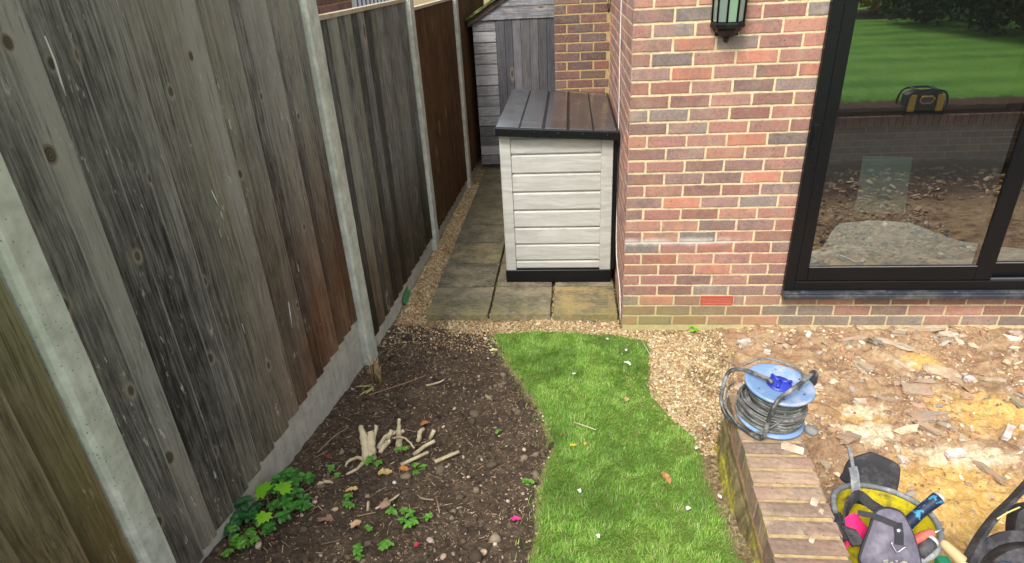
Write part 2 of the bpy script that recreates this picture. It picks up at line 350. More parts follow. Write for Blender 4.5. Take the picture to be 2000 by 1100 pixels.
def fastmesh(name,V,F,mats,rnd=None,smooth=False,attrs=None,nper=None):
    me=D.meshes.new(name); V=np.asarray(V,dtype=np.float32); F=np.asarray(F,dtype=np.int32)
    k=F.shape[1]; me.vertices.add(len(V)); me.vertices.foreach_set('co',V.ravel())
    me.loops.add(F.size); me.loops.foreach_set('vertex_index',F.ravel())
    me.polygons.add(len(F)); me.polygons.foreach_set('loop_start',np.arange(0,F.size,k,dtype=np.int32))
    try: me.polygons.foreach_set('loop_total',np.full(len(F),k,dtype=np.int32))
    except Exception: pass
    me.polygons.foreach_set('use_smooth',np.full(len(F),smooth))
    for m in (mats if isinstance(mats,(list,tuple)) else [mats]): me.materials.append(m)
    if rnd is not None:
        at=me.attributes.new('rnd','FLOAT_VECTOR','FACE'); at.data.foreach_set('vector',np.asarray(rnd,dtype=np.float32).ravel())
    for nm,a in (attrs or {}).items():
        at=me.attributes.new(nm,'FLOAT_VECTOR','POINT'); at.data.foreach_set('vector',np.asarray(a,dtype=np.float32).ravel())
    me.update(calc_edges=True); me.validate(); return me
def link(name,me,parent=None,loc=(0,0,0)):
    o=D.objects.new(name,me); COL.objects.link(o); o.location=loc
    if parent: o.parent=parent
    return o
# ------------------------------------------------------------------ ground: one sheet to the horizon
gx=np.concatenate([-np.geomspace(60,2.0,22),np.arange(-1.78,2.9,.0135),np.geomspace(2.92,5.5,60),np.geomspace(5.8,60,20)])
gy=np.concatenate([-np.geomspace(60,4.3,24),np.arange(-4.15,-2.35,.035),np.arange(-2.33,.2,.0135),np.arange(.22,4.2,.05),np.geomspace(4.4,60,16)])
GX,GY=np.meshgrid(gx,gy); 
dl=sdf(GX,GY,LAWN); dg=sdf(GX,GY,GRAV); dsl=sdf(GX,GY,SOIL)
wig=(fbm(GX,GY,7,4,3)-.47)*.06+(fbm(GX,GY,30,2,8)-.37)*.05
lawn=1-ss(-.012,.012,dl+wig*.8); grav=1-ss(-.03,.03,dg+wig*1.6); soil=1-ss(-.03,.03,dsl+wig)
rub=np.where((GX>.36)&(GY<.05),1.,0.)*(1-grav); rub=np.where((GY<-1.36)&(GX>.36)&(GY>-3.63),1.,rub)
soil=np.maximum(soil,0)*(1-lawn)
Z=height(GX,GY)
fineN=(fbm(GX,GY,26,4,21)-.47)
Z=Z+soil*(fineN*.035+(fbm(GX,GY,7,3,2)-.45)*.03)+grav*fineN*.012+rub*(fineN*.05+np.abs(fbm(GX,GY,14,4,31)-.47)*.06)+lawn*(fineN*.012+.012)
Z=np.where((GX>-1.38)&(GX<0)&(GY>.13)&(GY<4),np.minimum(Z,-.045),Z)
Z=np.where((GX>-.0)&(GY>.03)&(GY<12),-.12,Z); Z=np.where((GX>-.47)&(GY>2.03)&(GY<12),-.12,Z)
sand=np.clip(1.1-((GX-1.42)/.42)**2-((GY+1.5)/.42)**2,0,1)+np.clip(1-((GX-1.75)/.14)**2-((GY+.36)/.12)**2,0,1)+.8*np.clip(1-((GX-1.8)/.4)**2-((GY+.85)/.25)**2,0,1)+.5*np.clip(1-((GX-1.15)/.3)**2-((GY+.85)/.2)**2,0,1)+.35*np.clip(1-((GX-2.3)/.5)**2-((GY+1.)/.4)**2,0,1)
pale=np.clip(1-((GX-1.16)/.20)**2-((GY+1.03)/.13)**2,0,1)+np.clip(1-((GX-1.24)/.18)**2-((GY+.83)/.09)**2,0,1)*.9+np.clip(1-((GX-1.55)/.35)**2-((GY+1.17)/.10)**2,0,1)*.8+.7*np.clip(1-((GX-1.63)/.12)**2-((GY+.38)/.05)**2,0,1)+.6*np.clip(1-((GX-1.95)/.2)**2-((GY+1.25)/.1)**2,0,1)
ny,nx=GX.shape; V=np.stack([GX.ravel(),GY.ravel(),Z.ravel()],1)
ii=np.arange(ny*nx).reshape(ny,nx); F=np.stack([ii[:-1,:-1].ravel(),ii[:-1,1:].ravel(),ii[1:,1:].ravel(),ii[1:,:-1].ravel()],1)
g=G('garden ground'); za=g.sep(g.n('Attribute',{},1,attribute_name='zone')); zb=g.sep(g.n('Attribute',{},1,attribute_name='patch')); p=g.sep(g.pos)
n1=g.noise(scale=7,detail=6,rough=.65); n2=g.noise(scale=45,detail=5,rough=.7); n3=g.noise(scale=160,detail=3); v1=g.vor(scale=70,out=1)
csoil=g.ramp(g.m_('ADD',g.m_('MULTIPLY',n2,.6),g.m_('MULTIPLY',n1,.4)),[(.3,'30271f'),(.5,'504438'),(.66,'716352')])
cgrass=g.mix(n2,'566a30','7d9448'); far=g.mix(g.m_('MULTIPLY',g.n('TexWave',{'Vector':g.pos,'Scale':.4,'Distortion':3.},1,wave_type='BANDS',bands_direction='Y'),.7),'4f7f2c','7aa648'); far=g.mix(g.m_('MULTIPLY',n2,.6),far,'447028'); far=g.mix(g.rng(g.noise(scale=1.2,detail=4),.35,.65,0,.4),far,'86b04a')
cgrass=g.mix(g.rng(p[1],-3.0,-3.6),cgrass,far)
cgrav=g.mix(g.sep(v1)[0],'8d7650','c7b48c'); cgrav=g.mix(g.rng(n2,.4,.62,.2,.85),cgrav,'4c3e2c')
crub=g.ramp(g.m_('ADD',g.m_('MULTIPLY',n1,.55),g.m_('MULTIPLY',n2,.45)),[(.28,'6f5644'),(.42,'9a7a5e'),(.52,'b59674'),(.62,'c4aa88'),(.75,'dccaac')])
crub=g.mix(g.m_('MULTIPLY',g.rng(n3,.3,.7),.35),crub,'4a342a')
crub=g.mix(g.rng(p[1],-2.1,-2.7),crub,g.mix(n2,'3a2a20','6a5040')); crub=g.mix(g.rng(g.m_('ADD',zb[0],g.m_('MULTIPLY',g.m_('SUBTRACT',n1,.5),1.6)),.25,.75),crub,g.ramp(n2,[(.3,'b8904e'),(.5,'d2aa64'),(.7,'e0c490')]))
crub=g.mix(g.rng(g.m_('ADD',zb[1],g.m_('MULTIPLY',g.m_('SUBTRACT',g.noise(scale=16,detail=5),.5),1.8)),.3,.8),crub,g.ramp(n2,[(.3,'b7a07a'),(.55,'ddd0b0'),(.7,'ece6d8')]))
c=g.mix(za[0],crub,csoil); c=g.mix(zb[2],c,cgrav); c=g.mix(za[1],c,cgrass)
hh=g.m_('ADD',g.m_('MULTIPLY',n2,1.),g.m_('MULTIPLY',n3,.5)); M['ground']=g.done(c,.95,g.bump(hh,.9,.012),0.,.15)
# gravel under slabs / unassigned = gravelly earth
other=np.clip(1-lawn-soil-rub,0,1); grav2=np.maximum(grav,other)*(1-soil*.0)
me=fastmesh('ground',V,F,M['ground'],smooth=True,attrs={'zone':np.stack([soil.ravel(),lawn.ravel(),rub.ravel()],1),'patch':np.stack([sand.ravel(),pale.ravel(),(grav2*(1-soil*.65)).ravel()],1)})
struct(link('ground',me))
# ------------------------------------------------------------------ paving path
g=G('sandstone slab'); r=g.attr(); p=g.sep(g.pos)
v=g.n('VectorMath',{0:g.pos,1:g.comb(g.m_('MULTIPLY',r[0],9.),0.,0.)},operation='ADD')
n1=g.noise(v,5.,6,.7); n2=g.noise(g.scale(v,(1,3.5,1)),22.,5,.7); n3=g.noise(v,130.,3)
c=g.mix(r[1],'7d7460','90866c'); c=g.mix(g.m_('MULTIPLY',g.rng(r[2],.8,.95),.8),c,'a38a50')
c=g.mix(g.rng(n1,.40,.58),c,g.mix(r[1],'4f4c42','625c4c'))
c=g.mix(g.m_('MULTIPLY',g.rng(n2,.5,.66),.5),c,'b5a888')
gm=g.m_('MULTIPLY',g.rng(p[1],.42,.16),g.rng(g.noise(v,9.,4),.35,.6)); c=g.mix(g.m_('MULTIPLY',gm,.5),c,'85804a')
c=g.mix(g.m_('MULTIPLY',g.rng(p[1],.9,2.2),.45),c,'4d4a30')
c=g.mix(g.m_('MULTIPLY',g.rng(n3,.62,.7),.4),c,'b9ae92')
M['slab']=g.done(c,g.rng(n1,.3,.7,.6,.85),g.bump(g.m_('ADD',n2,g.m_('MULTIPLY',n3,.4)),.5,.006),0.,.35)
mb=MB()
def slab(x0,x1,y0,y1,tone,yel=0.):
    mb.rnd(random.random(),tone,yel); nx_,ny_=8,8; dz=random.uniform(-.003,.003); vs=[];fs=[]
    for j in range(ny_+1):
        for i in range(nx_+1):
            u=i/nx_;v=j/ny_; jx=random.uniform(-.003,.003) if i in(0,nx_) else 0; jy=random.uniform(-.003,.003) if j in(0,ny_) else 0
            x=x0+(x1-x0)*u+jx;y=y0+(y1-y0)*v+jy; e=(i in(0,nx_))+(j in(0,ny_))
            vs.append((x,y,dz+(float(fbm(x,y,9,3,4))-.45)*.007-.003*min(e,1)))
    k=len(vs)
    for i in range(nx_+1): vs.append((vs[i][0],vs[i][1],-.05))
    for j in range(ny_+1): vs.append((vs[j*(nx_+1)][0],vs[j*(nx_+1)][1],-.05))
    for j in range(ny_+1): vs.append((vs[j*(nx_+1)+nx_][0],vs[j*(nx_+1)+nx_][1],-.05))
    W=nx_+1
    for j in range(ny_):
        for i in range(nx_): fs.append((j*W+i,j*W+i+1,(j+1)*W+i+1,(j+1)*W+i))
    for i in range(nx_): fs.append((k+i,k+i+1,i+1,i))
    for j in range(ny_): fs.append((j*W,(j+1)*W,k+W+j+1,k+W+j))
    for j in range(ny_): fs.append(((j+1)*W+nx_,j*W+nx_,k+2*W+j,k+2*W+j+1))
    mb.smooth=False; mb.add(vs,fs)
ys=[.138,.575,.99,1.42,1.86,2.3,2.74,3.18,3.62]
for j in range(8):
    slab(-1.368,-.927,ys[j]+.008,ys[j+1]-.008,[.45,.35,.6,.3,.7,.4,.3,.2][j],[0,.0,.86,0,0,.0,0,0][j])
    if j<5:
        slab(-.906,-.485,ys[j]+.008,ys[j+1]-.008,[.4,.5,.3,.6,.5][j]); slab(-.459,-.022,ys[j]+.008,ys[j+1]-.008,.7,[.93,0,0,0,0][j])
struct(mb.build('path',M['slab']))
# ------------------------------------------------------------------ fence
FX=lambda y:-1.61+.029*(y+.44)
def panel(label,y0,y1,z0,z1,mat,tones=None,bw=.1,gb=.3,cap=True,gz=None,lean=0.,wob=.002,fine=0):
    t=thing('board_fence',label,'fence panel',(FX((y0+y1)/2)-.03,(y0+y1)/2,z0-gb),'fence panels along the garden side')
    m=MB(); y=y0; n=max(1,int(round((y1-y0)/bw))); ws=[random.uniform(.75,1.25) for _ in range(n)]; sw=sum(ws); nz=14
    for k in range(n):
        wd=(y1-y0)*ws[k]/sw; m.rnd(random.random(),(tones[k%len(tones)]+random.uniform(-.06,.06)) if tones else min(1,max(0,random.gauss(.5,.28))),random.random()); ya,yb=y,y+wd+.012
        cup=random.uniform(-.003,.003); tw=random.uniform(-.003,.003); dz0=random.uniform(-.003,.003); ph=random.uniform(0,9)
        vs=[];fs=[]
        for i in range(nz+1):
            q=i/nz; z=z0+dz0*(1 if i==0 else 0)+(z1-z0)*q; e=wob*math.sin(ph+q*5)+random.uniform(-.0008,.0008)
            a,b=ya+e,(yb+e if k<n-1 else y1); mid=(a+b)/2; tk=tw*math.sin(q*3.1+ph)
            xa=FX(a)-.015+tk*.5; xb=FX(b)+.002+tk
            vs+=[(xa,a,z),(xa+.001,a+.0205,z),((xa+xb)/2+.001+cup,mid,z),(xb+.0005,b-.009,z),(xb-.0008,b,z),(FX(b)-.02,b+.0005,z)]
        for i in range(nz):
            o=i*6
            for c in range(5): fs.append((o+c,o+c+1,o+c+7,o+c+6))
        fs.append((0,5,4,3,2,1)); fs.append((nz*6,nz*6+1,nz*6+2,nz*6+3,nz*6+4,nz*6+5))
        cc=m.cur; k0=len(m.r); m.add(vs,fs)
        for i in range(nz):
            m.r[k0+i*5+3]=(cc[0],cc[1]+.45,cc[2]); m.r[k0+i*5]=(cc[0],cc[1]-1.3,cc[2]); m.r[k0+i*5+4]=(cc[0],cc[1]-.5,cc[2])  # lip highlight and overlap shade painted into the board tone
        y+=wd
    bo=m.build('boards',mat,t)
    if tones and len(tones)>5:
        for L in ([(-2.051,2.087),(-2.048,2.032),(-2.052,1.975),(-2.053,1.94)],[(-1.555,1.51),(-1.545,1.467),(-1.538,1.438)],[(-1.536,1.42),(-1.534,1.382)],[(-1.599,.97),(-1.598,.922)],[(-1.221,.858),(-1.232,.80),(-1.243,.734)]):
            s_=MB().rnd(); s_.tube([(FX(a)+.0015,a,z) for a,z in L],[.0015]+[.0028]*(len(L)-2)+[.0015],5); s_.build('paint_scratch',M['scratch'],bo)
    m=MB().rnd()
    for z in (z0+.12,(z0+z1)/2,z1-.12):
        m=MB().rnd(); vs=[]
        for y_ in (y0,y1):
            f=FX(y_); vs+=[(f-.085,y_,z-.025),(f-.045,y_,z-.025),(f-.045,y_,z+.025),(f-.085,y_,z+.025)]
        m.add(vs,[(0,1,5,4),(1,2,6,5),(2,3,7,6),(3,0,4,7),(3,2,1,0),(4,5,6,7)]); m.build('rail',M['cap'],t)
    if cap:
        m=MB().rnd(); ns=6
        for i in range(ns):
            pass
        vs=[];
        for y_ in (y0,y1): 
            f=FX(y_); vs+=[(f-.045,y_,z1),(f+.006,y_,z1),(f+.006,y_,z1+.022),(f-.045,y_,z1+.022)]
        m.add(vs,[(0,1,5,4),(1,2,6,5),(2,3,7,6),(3,0,4,7),(3,2,1,0),(4,5,6,7)]); m.build('capping',M['cap'],t)
    # gravel board
    m=MB().rnd(); N=10; vs=[];fs=[]
    za,zb=(gz or (z0+.012,z0+.012))
    for i in range(N+1):
        q=i/N; yy=y0+(y1-y0)*q; f=FX(yy)-.012; zt=za+(zb-za)*q
        vs+=[(f,yy,z0-gb),(f,yy,zt-.006),(f-.006,yy,zt),(f-.045,yy,zt),(f-.045,yy,z0-gb)]
    for i in range(N):
        o=i*5
        for c in range(4): fs.append((o+c,o+5+c,o+6+c,o+c+1)[::-1])
    fs+= [(0,1,2,3,4),(N*5+4,N*5+3,N*5+2,N*5+1,N*5)]
    m.add(vs,fs); m.build('gravel_board',M['gravelboard'],t)
    return t
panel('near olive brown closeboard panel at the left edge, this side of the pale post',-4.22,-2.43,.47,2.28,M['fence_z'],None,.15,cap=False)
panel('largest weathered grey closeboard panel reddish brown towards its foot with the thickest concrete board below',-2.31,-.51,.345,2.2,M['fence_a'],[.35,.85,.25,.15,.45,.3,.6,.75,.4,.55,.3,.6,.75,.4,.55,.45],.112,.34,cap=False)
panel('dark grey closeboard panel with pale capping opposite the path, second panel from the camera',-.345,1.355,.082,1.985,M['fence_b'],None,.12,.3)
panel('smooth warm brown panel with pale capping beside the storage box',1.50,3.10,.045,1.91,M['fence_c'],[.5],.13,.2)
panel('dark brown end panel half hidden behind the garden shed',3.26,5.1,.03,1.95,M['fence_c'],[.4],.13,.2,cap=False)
def post(y0,y1,z0,z1,label):
    f=FX((y0+y1)/2); t=MB().rnd(); m=t; x0,x1=f-.07,f+.03; c=.012; nz=24; vs=[];fs=[]
    prof=[(x0,y0),(x1-c,y0),(x1,y0+c),(x1,y1-c),(x1-c,y1),(x0,y1)]
    for i in range(nz+1):
        z=z0+(z1-z0)*i/nz
        for (x,y) in prof: vs.append((x+random.uniform(-.0012,.0012),y+random.uniform(-.0015,.0015),z))
    for i in range(nz):
        for k in range(6): fs.append((i*6+k,i*6+(k+1)%6,(i+1)*6+(k+1)%6,(i+1)*6+k))
    fs.append(tuple(range(6))[::-1]); fs.append(tuple(nz*6+k for k in range(6)))
    m.add(vs,fs); o=m.build('fence_post',M['post'],None,(f,(y0+y1)/2,z0)); tag(o,label,'fence post','concrete fence posts')
post(-2.42,-2.315,.25,2.35,'widest pale concrete post crossing the lower left corner')
post(-.505,-.35,-.1,2.25,'pale concrete post by the dead stem tuft, far end of the largest grey panel')
post(1.36,1.495,-.1,2.12,'pale concrete post between the dark grey panel and the warm brown panel')
post(3.115,3.25,-.1,2.1,'thin dull concrete post beside the shed, farthest of the posts')
# ------------------------------------------------------------------ bricks
cornerR={}
def brickface(m,mm,o,u,n,x0,x1,z0,z1,kind=None,segs=3,jit=.0016,dep=.007,cl=False,cr_=False):
    """one brick: o origin, u along, n outward, x0..x1 along, z0..z1"""
    o=Vector(o);u=Vector(u);n=Vector(n);Zv=Vector((0,0,1))
    pr=random.uniform(-.0012,.0015); b=.0035
    def ring(inset,d,j):
        pts=[]; a0=x0+(inset if not cl else inset*.2); a1=x1-(inset if not cr_ else inset*.2); c0=z0+inset;c1=z1-inset
        L=[(a0+(a1-a0)*i/(segs*2),c0) for i in range(segs*2)]+[(a1,c0+(c1-c0)*i/2) for i in range(2)]+[(a1-(a1-a0)*i/(segs*2),c1) for i in range(segs*2)]+[(a0,c1-(c1-c0)*i/2) for i in range(2)]
        for (a,c) in L: pts.append(o+u*(a+random.uniform(-j,j)*(0 if (cl and a<=x0+.004) or (cr_ and a>=x1-.004) else 1))+Zv*(c+random.uniform(-j,j))+n*d)
        return pts
    R0=ring(0,-dep,jit); R1=[a+ (n*(dep-.0015+pr)) for a in R0]; R2=ring(b,pr,jit*.6)
    k=len(R0); vs=R0+R1+R2; fs=[]
    flip=(u.cross(Zv)).dot(n)<0
    for r in range(2):
        for i in range(k):
            q=(r*k+i,r*k+(i+1)%k,(r+1)*k+(i+1)%k,(r+1)*k+i); fs.append(q[::-1] if flip else q)
    cap=tuple(2*k+i for i in range(k)); fs.append(cap[::-1] if flip else cap)
    m.add(vs,fs)
def brickwall(m,o,u,n,length,nc,first_full,ck=None,holes=[],cs=0,seed=1,corner=True,endcorner=False,course=.075):
    random.seed(seed)
    for c in range(cs,nc):
        z0=c*course+.006; z1=(c+1)*course-.006
        full=(c%2==1)==first_full; x=0.; first=True
        L=.2175 if full else .105
        while x<length-.012:
            x1=min(x+L,length)
            key=(ck,c)
            if first and ck is not None:
                if key not in cornerR: cornerR[key]=(random.random(),random.random(),random.random())
                m.rnd(*cornerR[key])
            else: m.rnd()
            a,b=x+(0 if (first and corner) else .0066),x1-(0 if (x1>=length and endcorner) else .0066)
            segs=[(a,b)]
            for (h0,h1,hz0,hz1) in holes:
                if z1>hz0 and z0<hz1:
                    ns=[]
                    for (p,q) in segs:
                        if q<=h0 or p>=h1: ns.append((p,q))
                        else:
                            if p<h0-.02: ns.append((p,h0-.0))
                            if q>h1+.02: ns.append((h1+.0,q))
                    segs=ns
            for (p,q) in segs:
                if q-p>.015: brickface(m,None,o,u,n,p,q,z0+random.uniform(-.001,.001),z1+random.uniform(-.001,.001),cl=(first and corner))
            x=x1+.0075 if x1<length else x1; first=False; L=.2175
            x=x1
            if L==.2175: L=.225
NC=38; HT=NC*.075
hs_=thing('house','red brick house extension with cream mortar beside the sliding glass doors','house',(0,0,0))
m=MB(); brickwall(m,(0,0,0),(1,0,0),(0,-1,0),4.9,NC,True,'A',[(1.0,4.42,.232,2.33),(.495,.711,.148,.227)],seed=11)
m.build('front_wall',M['brick'],hs_)
m=MB(); brickwall(m,(0,0,0),(0,1,0),(-1,0,0),2.02,NC,False,'A',seed=12); m.build('side_wall',M['brick_side'],hs_)
m=MB(); brickwall(m,(-.47,2.02,0),(1,0,0),(0,-1,0),.47,NC,True,'B',seed=13); brickwall(m,(-.47,2.02,0),(0,1,0),(-1,0,0),3.6,NC,False,'B',seed=14)
m.build('rear_wall',M['brick_back'],hs_)
m=MB()
d=.0035
for a,b in [((d,d,-.15),(1.0,.1,HT)),((1.0,d,-.15),(4.42,.1,.232)),((1.0,d,2.33),(4.42,.1,HT)),((4.42,d,-.15),(4.9,.1,HT))]: m.box(a,b)
m.build('front_mortar',M['mortar'],hs_)
m=MB(); m.box((d,.1,-.15),(.1,2.02,HT)); m.build('side_mortar',M['mortar'],hs_)
m=MB(); m.box((-.47+d,2.02+d,-.15),(.1,5.6,HT)); m.build('rear_mortar',M['mortar_back'],hs_)
m=MB().rnd(); m.box((-.03,-.03,HT+.001),(4.95,.12,HT+.18)); m.box((-.03,.121,HT+.001),(.12,2.1,HT+.18)); m.build('fascia',M['sill'],hs_)
# interior shell (roof opening added over the front part to brighten the floor)
plast=plain('grey plaster',(.09,.088,.085),.9); mfl=plain('dark grey screed floor',(.05,.048,.045),.8,var=.5,scale=3)
m=MB(); m.box((.1,4.4,.1),(4.9,4.5,HT)); m.box((.1+.001,.1,.1),(.15,4.4,HT)); m.box((4.85,.1,.1),(4.9,4.4,HT)); m.build('inner_wall',plast,hs_)
m=MB(); m.box((.15,.1,.12),(4.85,4.4,.385)); m.build('floor',mfl,hs_)
m=MB(); m.box((.1,2.1,HT),(4.9,4.5,HT+.1)); m.build('roof',M['sill'],hs_)
# terracotta air brick
g=G('terracotta'); n=g.noise(scale=50,detail=4); M['terra']=g.done(g.mix(n,'a8473a','bd5f4c'),.8,g.bump(n,.2,.002))
ab=MB().rnd(); x0,x1,z0,z1=.5,.706,.155,.22
ab.box((x0,-.002,z0),(x1,.02,z0+.008),.001); ab.box((x0,-.002,z1-.008),(x1,.02,z1),.001); ab.box((x0,-.002,z0+.008),(x0+.008,.02,z1-.008)); ab.box((x1-.008,-.002,z0+.008),(x1,.02,z1-.008))
for k in range(4): zz=z0+.0135+k*.0115; ab.box((x0+.008,-.001,zz),(x1-.008,.015,zz+.007),.001)
ab.box((x0+.008,.006,z0+.008),(x1-.008,.018,z1-.008)); ab.build('air_brick',M['terra'],hs_)
# ------------------------------------------------------------------ sliding doors
sd_=thing('sliding_door','black framed sliding glass doors reflecting the lawn, hedge and yellow radio','door',(1.0,0,.232))
m=MB().rnd(); m.box((.995,-.075,.232),(4.45,.06,.262),.004); m.box((1.0,-.06,.2625),(4.44,.055,.272),.002)
m.build('sill',M['sill'],sd_)
m=MB().rnd()
for x in (1.1,1.62,2.0,2.32,2.9): m.box((x,-.055,.2722),(x+.02,-.049,.2745))
m.build('drain_cover',M['alloy'],sd_)
m=MB().rnd()
m.box((1.0,-.03,.2725),(1.062,.075,2.32),.003); m.box((4.36,-.03,.2725),(4.42,.075,2.32),.003); m.box((1.062,-.028,2.26),(4.36,.075,2.32),.003); m.box((1.062,-.028,.2725),(4.36,.075,.335),.003)
m.build('frame',M['black_frame'],sd_)
def sash(x0,x1,yf,wl,wr,handle=False):
    m=MB().rnd(); z0,z1=.336,2.258; d=.04
    m.box((x0,yf,z0),(x0+wl,yf+d,z1),.004); m.box((x1-wr,yf,z0),(x1,yf+d,z1),.004)
    m.box((x0+wl,yf+.001,z0),(x1-wr,yf+d,z0+.093),.003); m.box((x0+wl,yf+.001,z1-.08),(x1-wr,yf+d,z1),.003)
    s_=m.build('sash',M['black_frame'],sd_)
    g_=MB(); g_.add([(x0+wl,yf+.012,z0+.093),(x1-wr,yf+.012,z0+.093),(x1-wr,yf+.012,z1-.08),(x0+wl,yf+.012,z1-.08)],[(0,1,2,3)])
    g_.build('glass_pane',M['glass'],s_)
    b=MB().rnd(); b.box((x0+wl+.001,yf-.002,z0+.094),(x1-wr-.001,yf+.004,z0+.0975)); b.build('glazing_bead',M['alloy'],s_)
    if handle:
        h=MB().rnd(); h.box((x0-.052,-.036,1.18),(x0-.026,-.0305,1.32),.004); h.box((x0-.046,-.0395,1.2),(x0-.033,-.0365,1.3),.001); h.build('lock_plate',M['black_frame'],s_)
sash(1.063,2.215,-.018,.072,.10,True)
sash(2.13,3.3,.026,.10,.10)
sash(3.22,4.355,-.018,.10,.072)
m=MB().rnd(); m.box((2.218,-.006,.3355),(3.2,-.002,.345)); m.build('track',M['alloy'],sd_)
# inside: pale dust sheet and a pale board
g=G('pale dust sheet'); n=g.noise(g.scale(g.pos,(1,3,1)),9.,5,.65); M['sheet']=g.done(g.ramp(n,[(.3,'d0d1bc'),(.5,'e8e6d4'),(.7,'f4f3e8')]),.8,g.bump(n,.6,.02))
m=MB(); pts=[(1.08,.06),(3.6,.06),(3.2,.36),(2.75,.22),(2.42,.3),(2.22,.42),(2.16,.74),(1.9,.8),(1.66,.76),(1.5,.52),(1.3,.33),(1.1,.22)]
vs=[];fs=[]; N=40
xs=np.linspace(1.08,3.6,90)
edge=np.interp(xs,[1.08,1.2,1.35,1.5,1.62,1.9,2.1,2.25,2.45,2.8,3.2,3.6],[.22,.26,.36,.62,.8,.83,.78,.46,.34,.25,.45,.4])
for i,x in enumerate(xs):
    for j in range(25):
        y=.07+(edge[i]-.07)*j/24; vs.append((x,y,.39+.012*float(fbm(x*1.,y*2.5,6,3,2))))
for i in range(89):
    for j in range(24): fs.append((i*25+j,(i+1)*25+j,(i+1)*25+j+1,i*25+j+1))
m.smooth=True; m.add(vs,fs); o=m.build('dust_sheet',M['sheet'],None,(2,.4,.39)); tag(o,'pale crumpled dust sheet on the floor just inside the glass doors','dust sheet')
m=MB().rnd(); m.box((-.17,-.012,0),(.17,.012,.42),.003); o=m.build('board',plain('pale green board',(.22,.27,.23),.7),None); o.location=(1.98,1.0,.386); o.rotation_euler=(math.radians(-14),0,math.radians(-8)); tag(o,'pale upright board leaning inside the room behind the dust sheet','board')
# ------------------------------------------------------------------ retaining wall
rw=thing('retaining_wall','low mossy garden wall with brick on edge coping running towards the camera','wall',(.43,-2.5,0))
random.seed(31)
def wx(y): return .318+(y+1.67)*.052
m=MB(); K=0; y=-1.395
while y>-3.6:
    m.rnd(random.random(),random.random(),random.random()*.8+.1); a=wx(y); ja=random.uniform(-.004,.004); dz=random.uniform(-.003,.003)
    vs=[];fs=[]; y1=y-.064
    # top grid with wear
    nxx=9;nyy=4
    for j in range(nyy+1):
        for i in range(nxx+1):
            u=i/nxx;v=j/nyy; xx=a+ja+.238*u; yy=y+(y1-y)*v; e=(i==0)+(i==nxx)+(j==0)+(j==nyy)
            vs.append((xx+(.003 if i==0 else (-.003 if i==nxx else 0))+random.uniform(-.001,.001),yy+(-.002 if j==0 else(.002 if j==nyy else 0))+random.uniform(-.001,.001),.5+dz-.0035*min(e,1)+random.uniform(-.0012,.0012)))
    W=nxx+1
    for j in range(nyy):
        for i in range(nxx): fs.append((j*W+i,(j+1)*W+i,(j+1)*W+i+1,j*W+i+1))
    ring=[i for i in range(W)]+[j*W+nxx for j in range(1,nyy+1)]+[nyy*W+i for i in range(nxx-1,-1,-1)]+[j*W for j in range(nyy-1,0,-1)]
    k=len(vs)
    for q in ring:
        v=vs[q]; vs.append((v[0]+(-.003 if v[0]<a+.02 else (.003 if v[0]>a+.21 else 0)),v[1],.398))
    n=len(ring)
    for i in range(n): fs.append((ring[i],ring[(i+1)%n],k+(i+1)%n,k+i))
    m.add(vs,fs); y-=.0755
m.build('coping',M['wallbrick'],rw)
m=MB(); vs=[];fs=[]; ysn=np.arange(-1.393,-3.62,-.02)
for yy in ysn:
    a=wx(yy)
    for (dx,z) in ((.007,.494),(.007,.40),(.231,.40),(.231,.494)): vs.append((a+dx+random.uniform(-.0015,.0015),yy,z+random.uniform(-.002,.0015)))
for i in range(len(ysn)-1):
    for c in range(4): fs.append((i*4+c,(i+1)*4+c,(i+1)*4+(c+1)%4,i*4+(c+1)%4))
fs.append((0,1,2,3)); m.add(vs,fs); m.build('coping_mortar',M['wallmortar'],rw)
# body of the wall: left face leans out and bellies, courses show as shallow grooves
m=MB(); vs=[];fs=[]; zs=np.arange(.397,-.12,-.0125); NZ=len(zs)
def face(y,z):
    c=(z+.001)/.075; fr=c-math.floor(c); gr=1-min(1,min(fr,1-fr)/.09)
    kk=math.floor(c); br=(y/.225+(kk%2)*.5); bf=br-math.floor(br); gv=1-min(1,min(bf,1-bf)/.03)
    t=max(0,.40-z); bulge=.06*math.sin(min(t/.33,1)*math.pi/2)*(.35+.65*min(1,max(0,(-1.4-y)/.25)))
    return -bulge-.002+.007*max(gr,gv)*min(1,t/.03)+(float(fbm(y,z,11,4,6))-.47)*.03*min(1,t/.05)
ysn=np.arange(-1.4,-3.62,-.015)
for yy in ysn:
    a=wx(yy)
    for z in zs: vs.append((a+face(yy,z),yy+(.0 if yy<-1.41 else .0),z))
for i in range(len(ysn)-1):
    for j in range(NZ-1): fs.append((i*NZ+j,i*NZ+j+1,(i+1)*NZ+j+1,(i+1)*NZ+j))
m.add(vs,fs)
vs=[];fs=[]
for i,yy in enumerate(ysn): a=wx(yy); vs+=[(a+face(yy,zs[0]),yy,zs[0]),(a+.03,yy,zs[0])]
for i in range(len(ysn)-1): fs.append((2*i,2*i+2,2*i+3,2*i+1))
m.add(vs,fs)
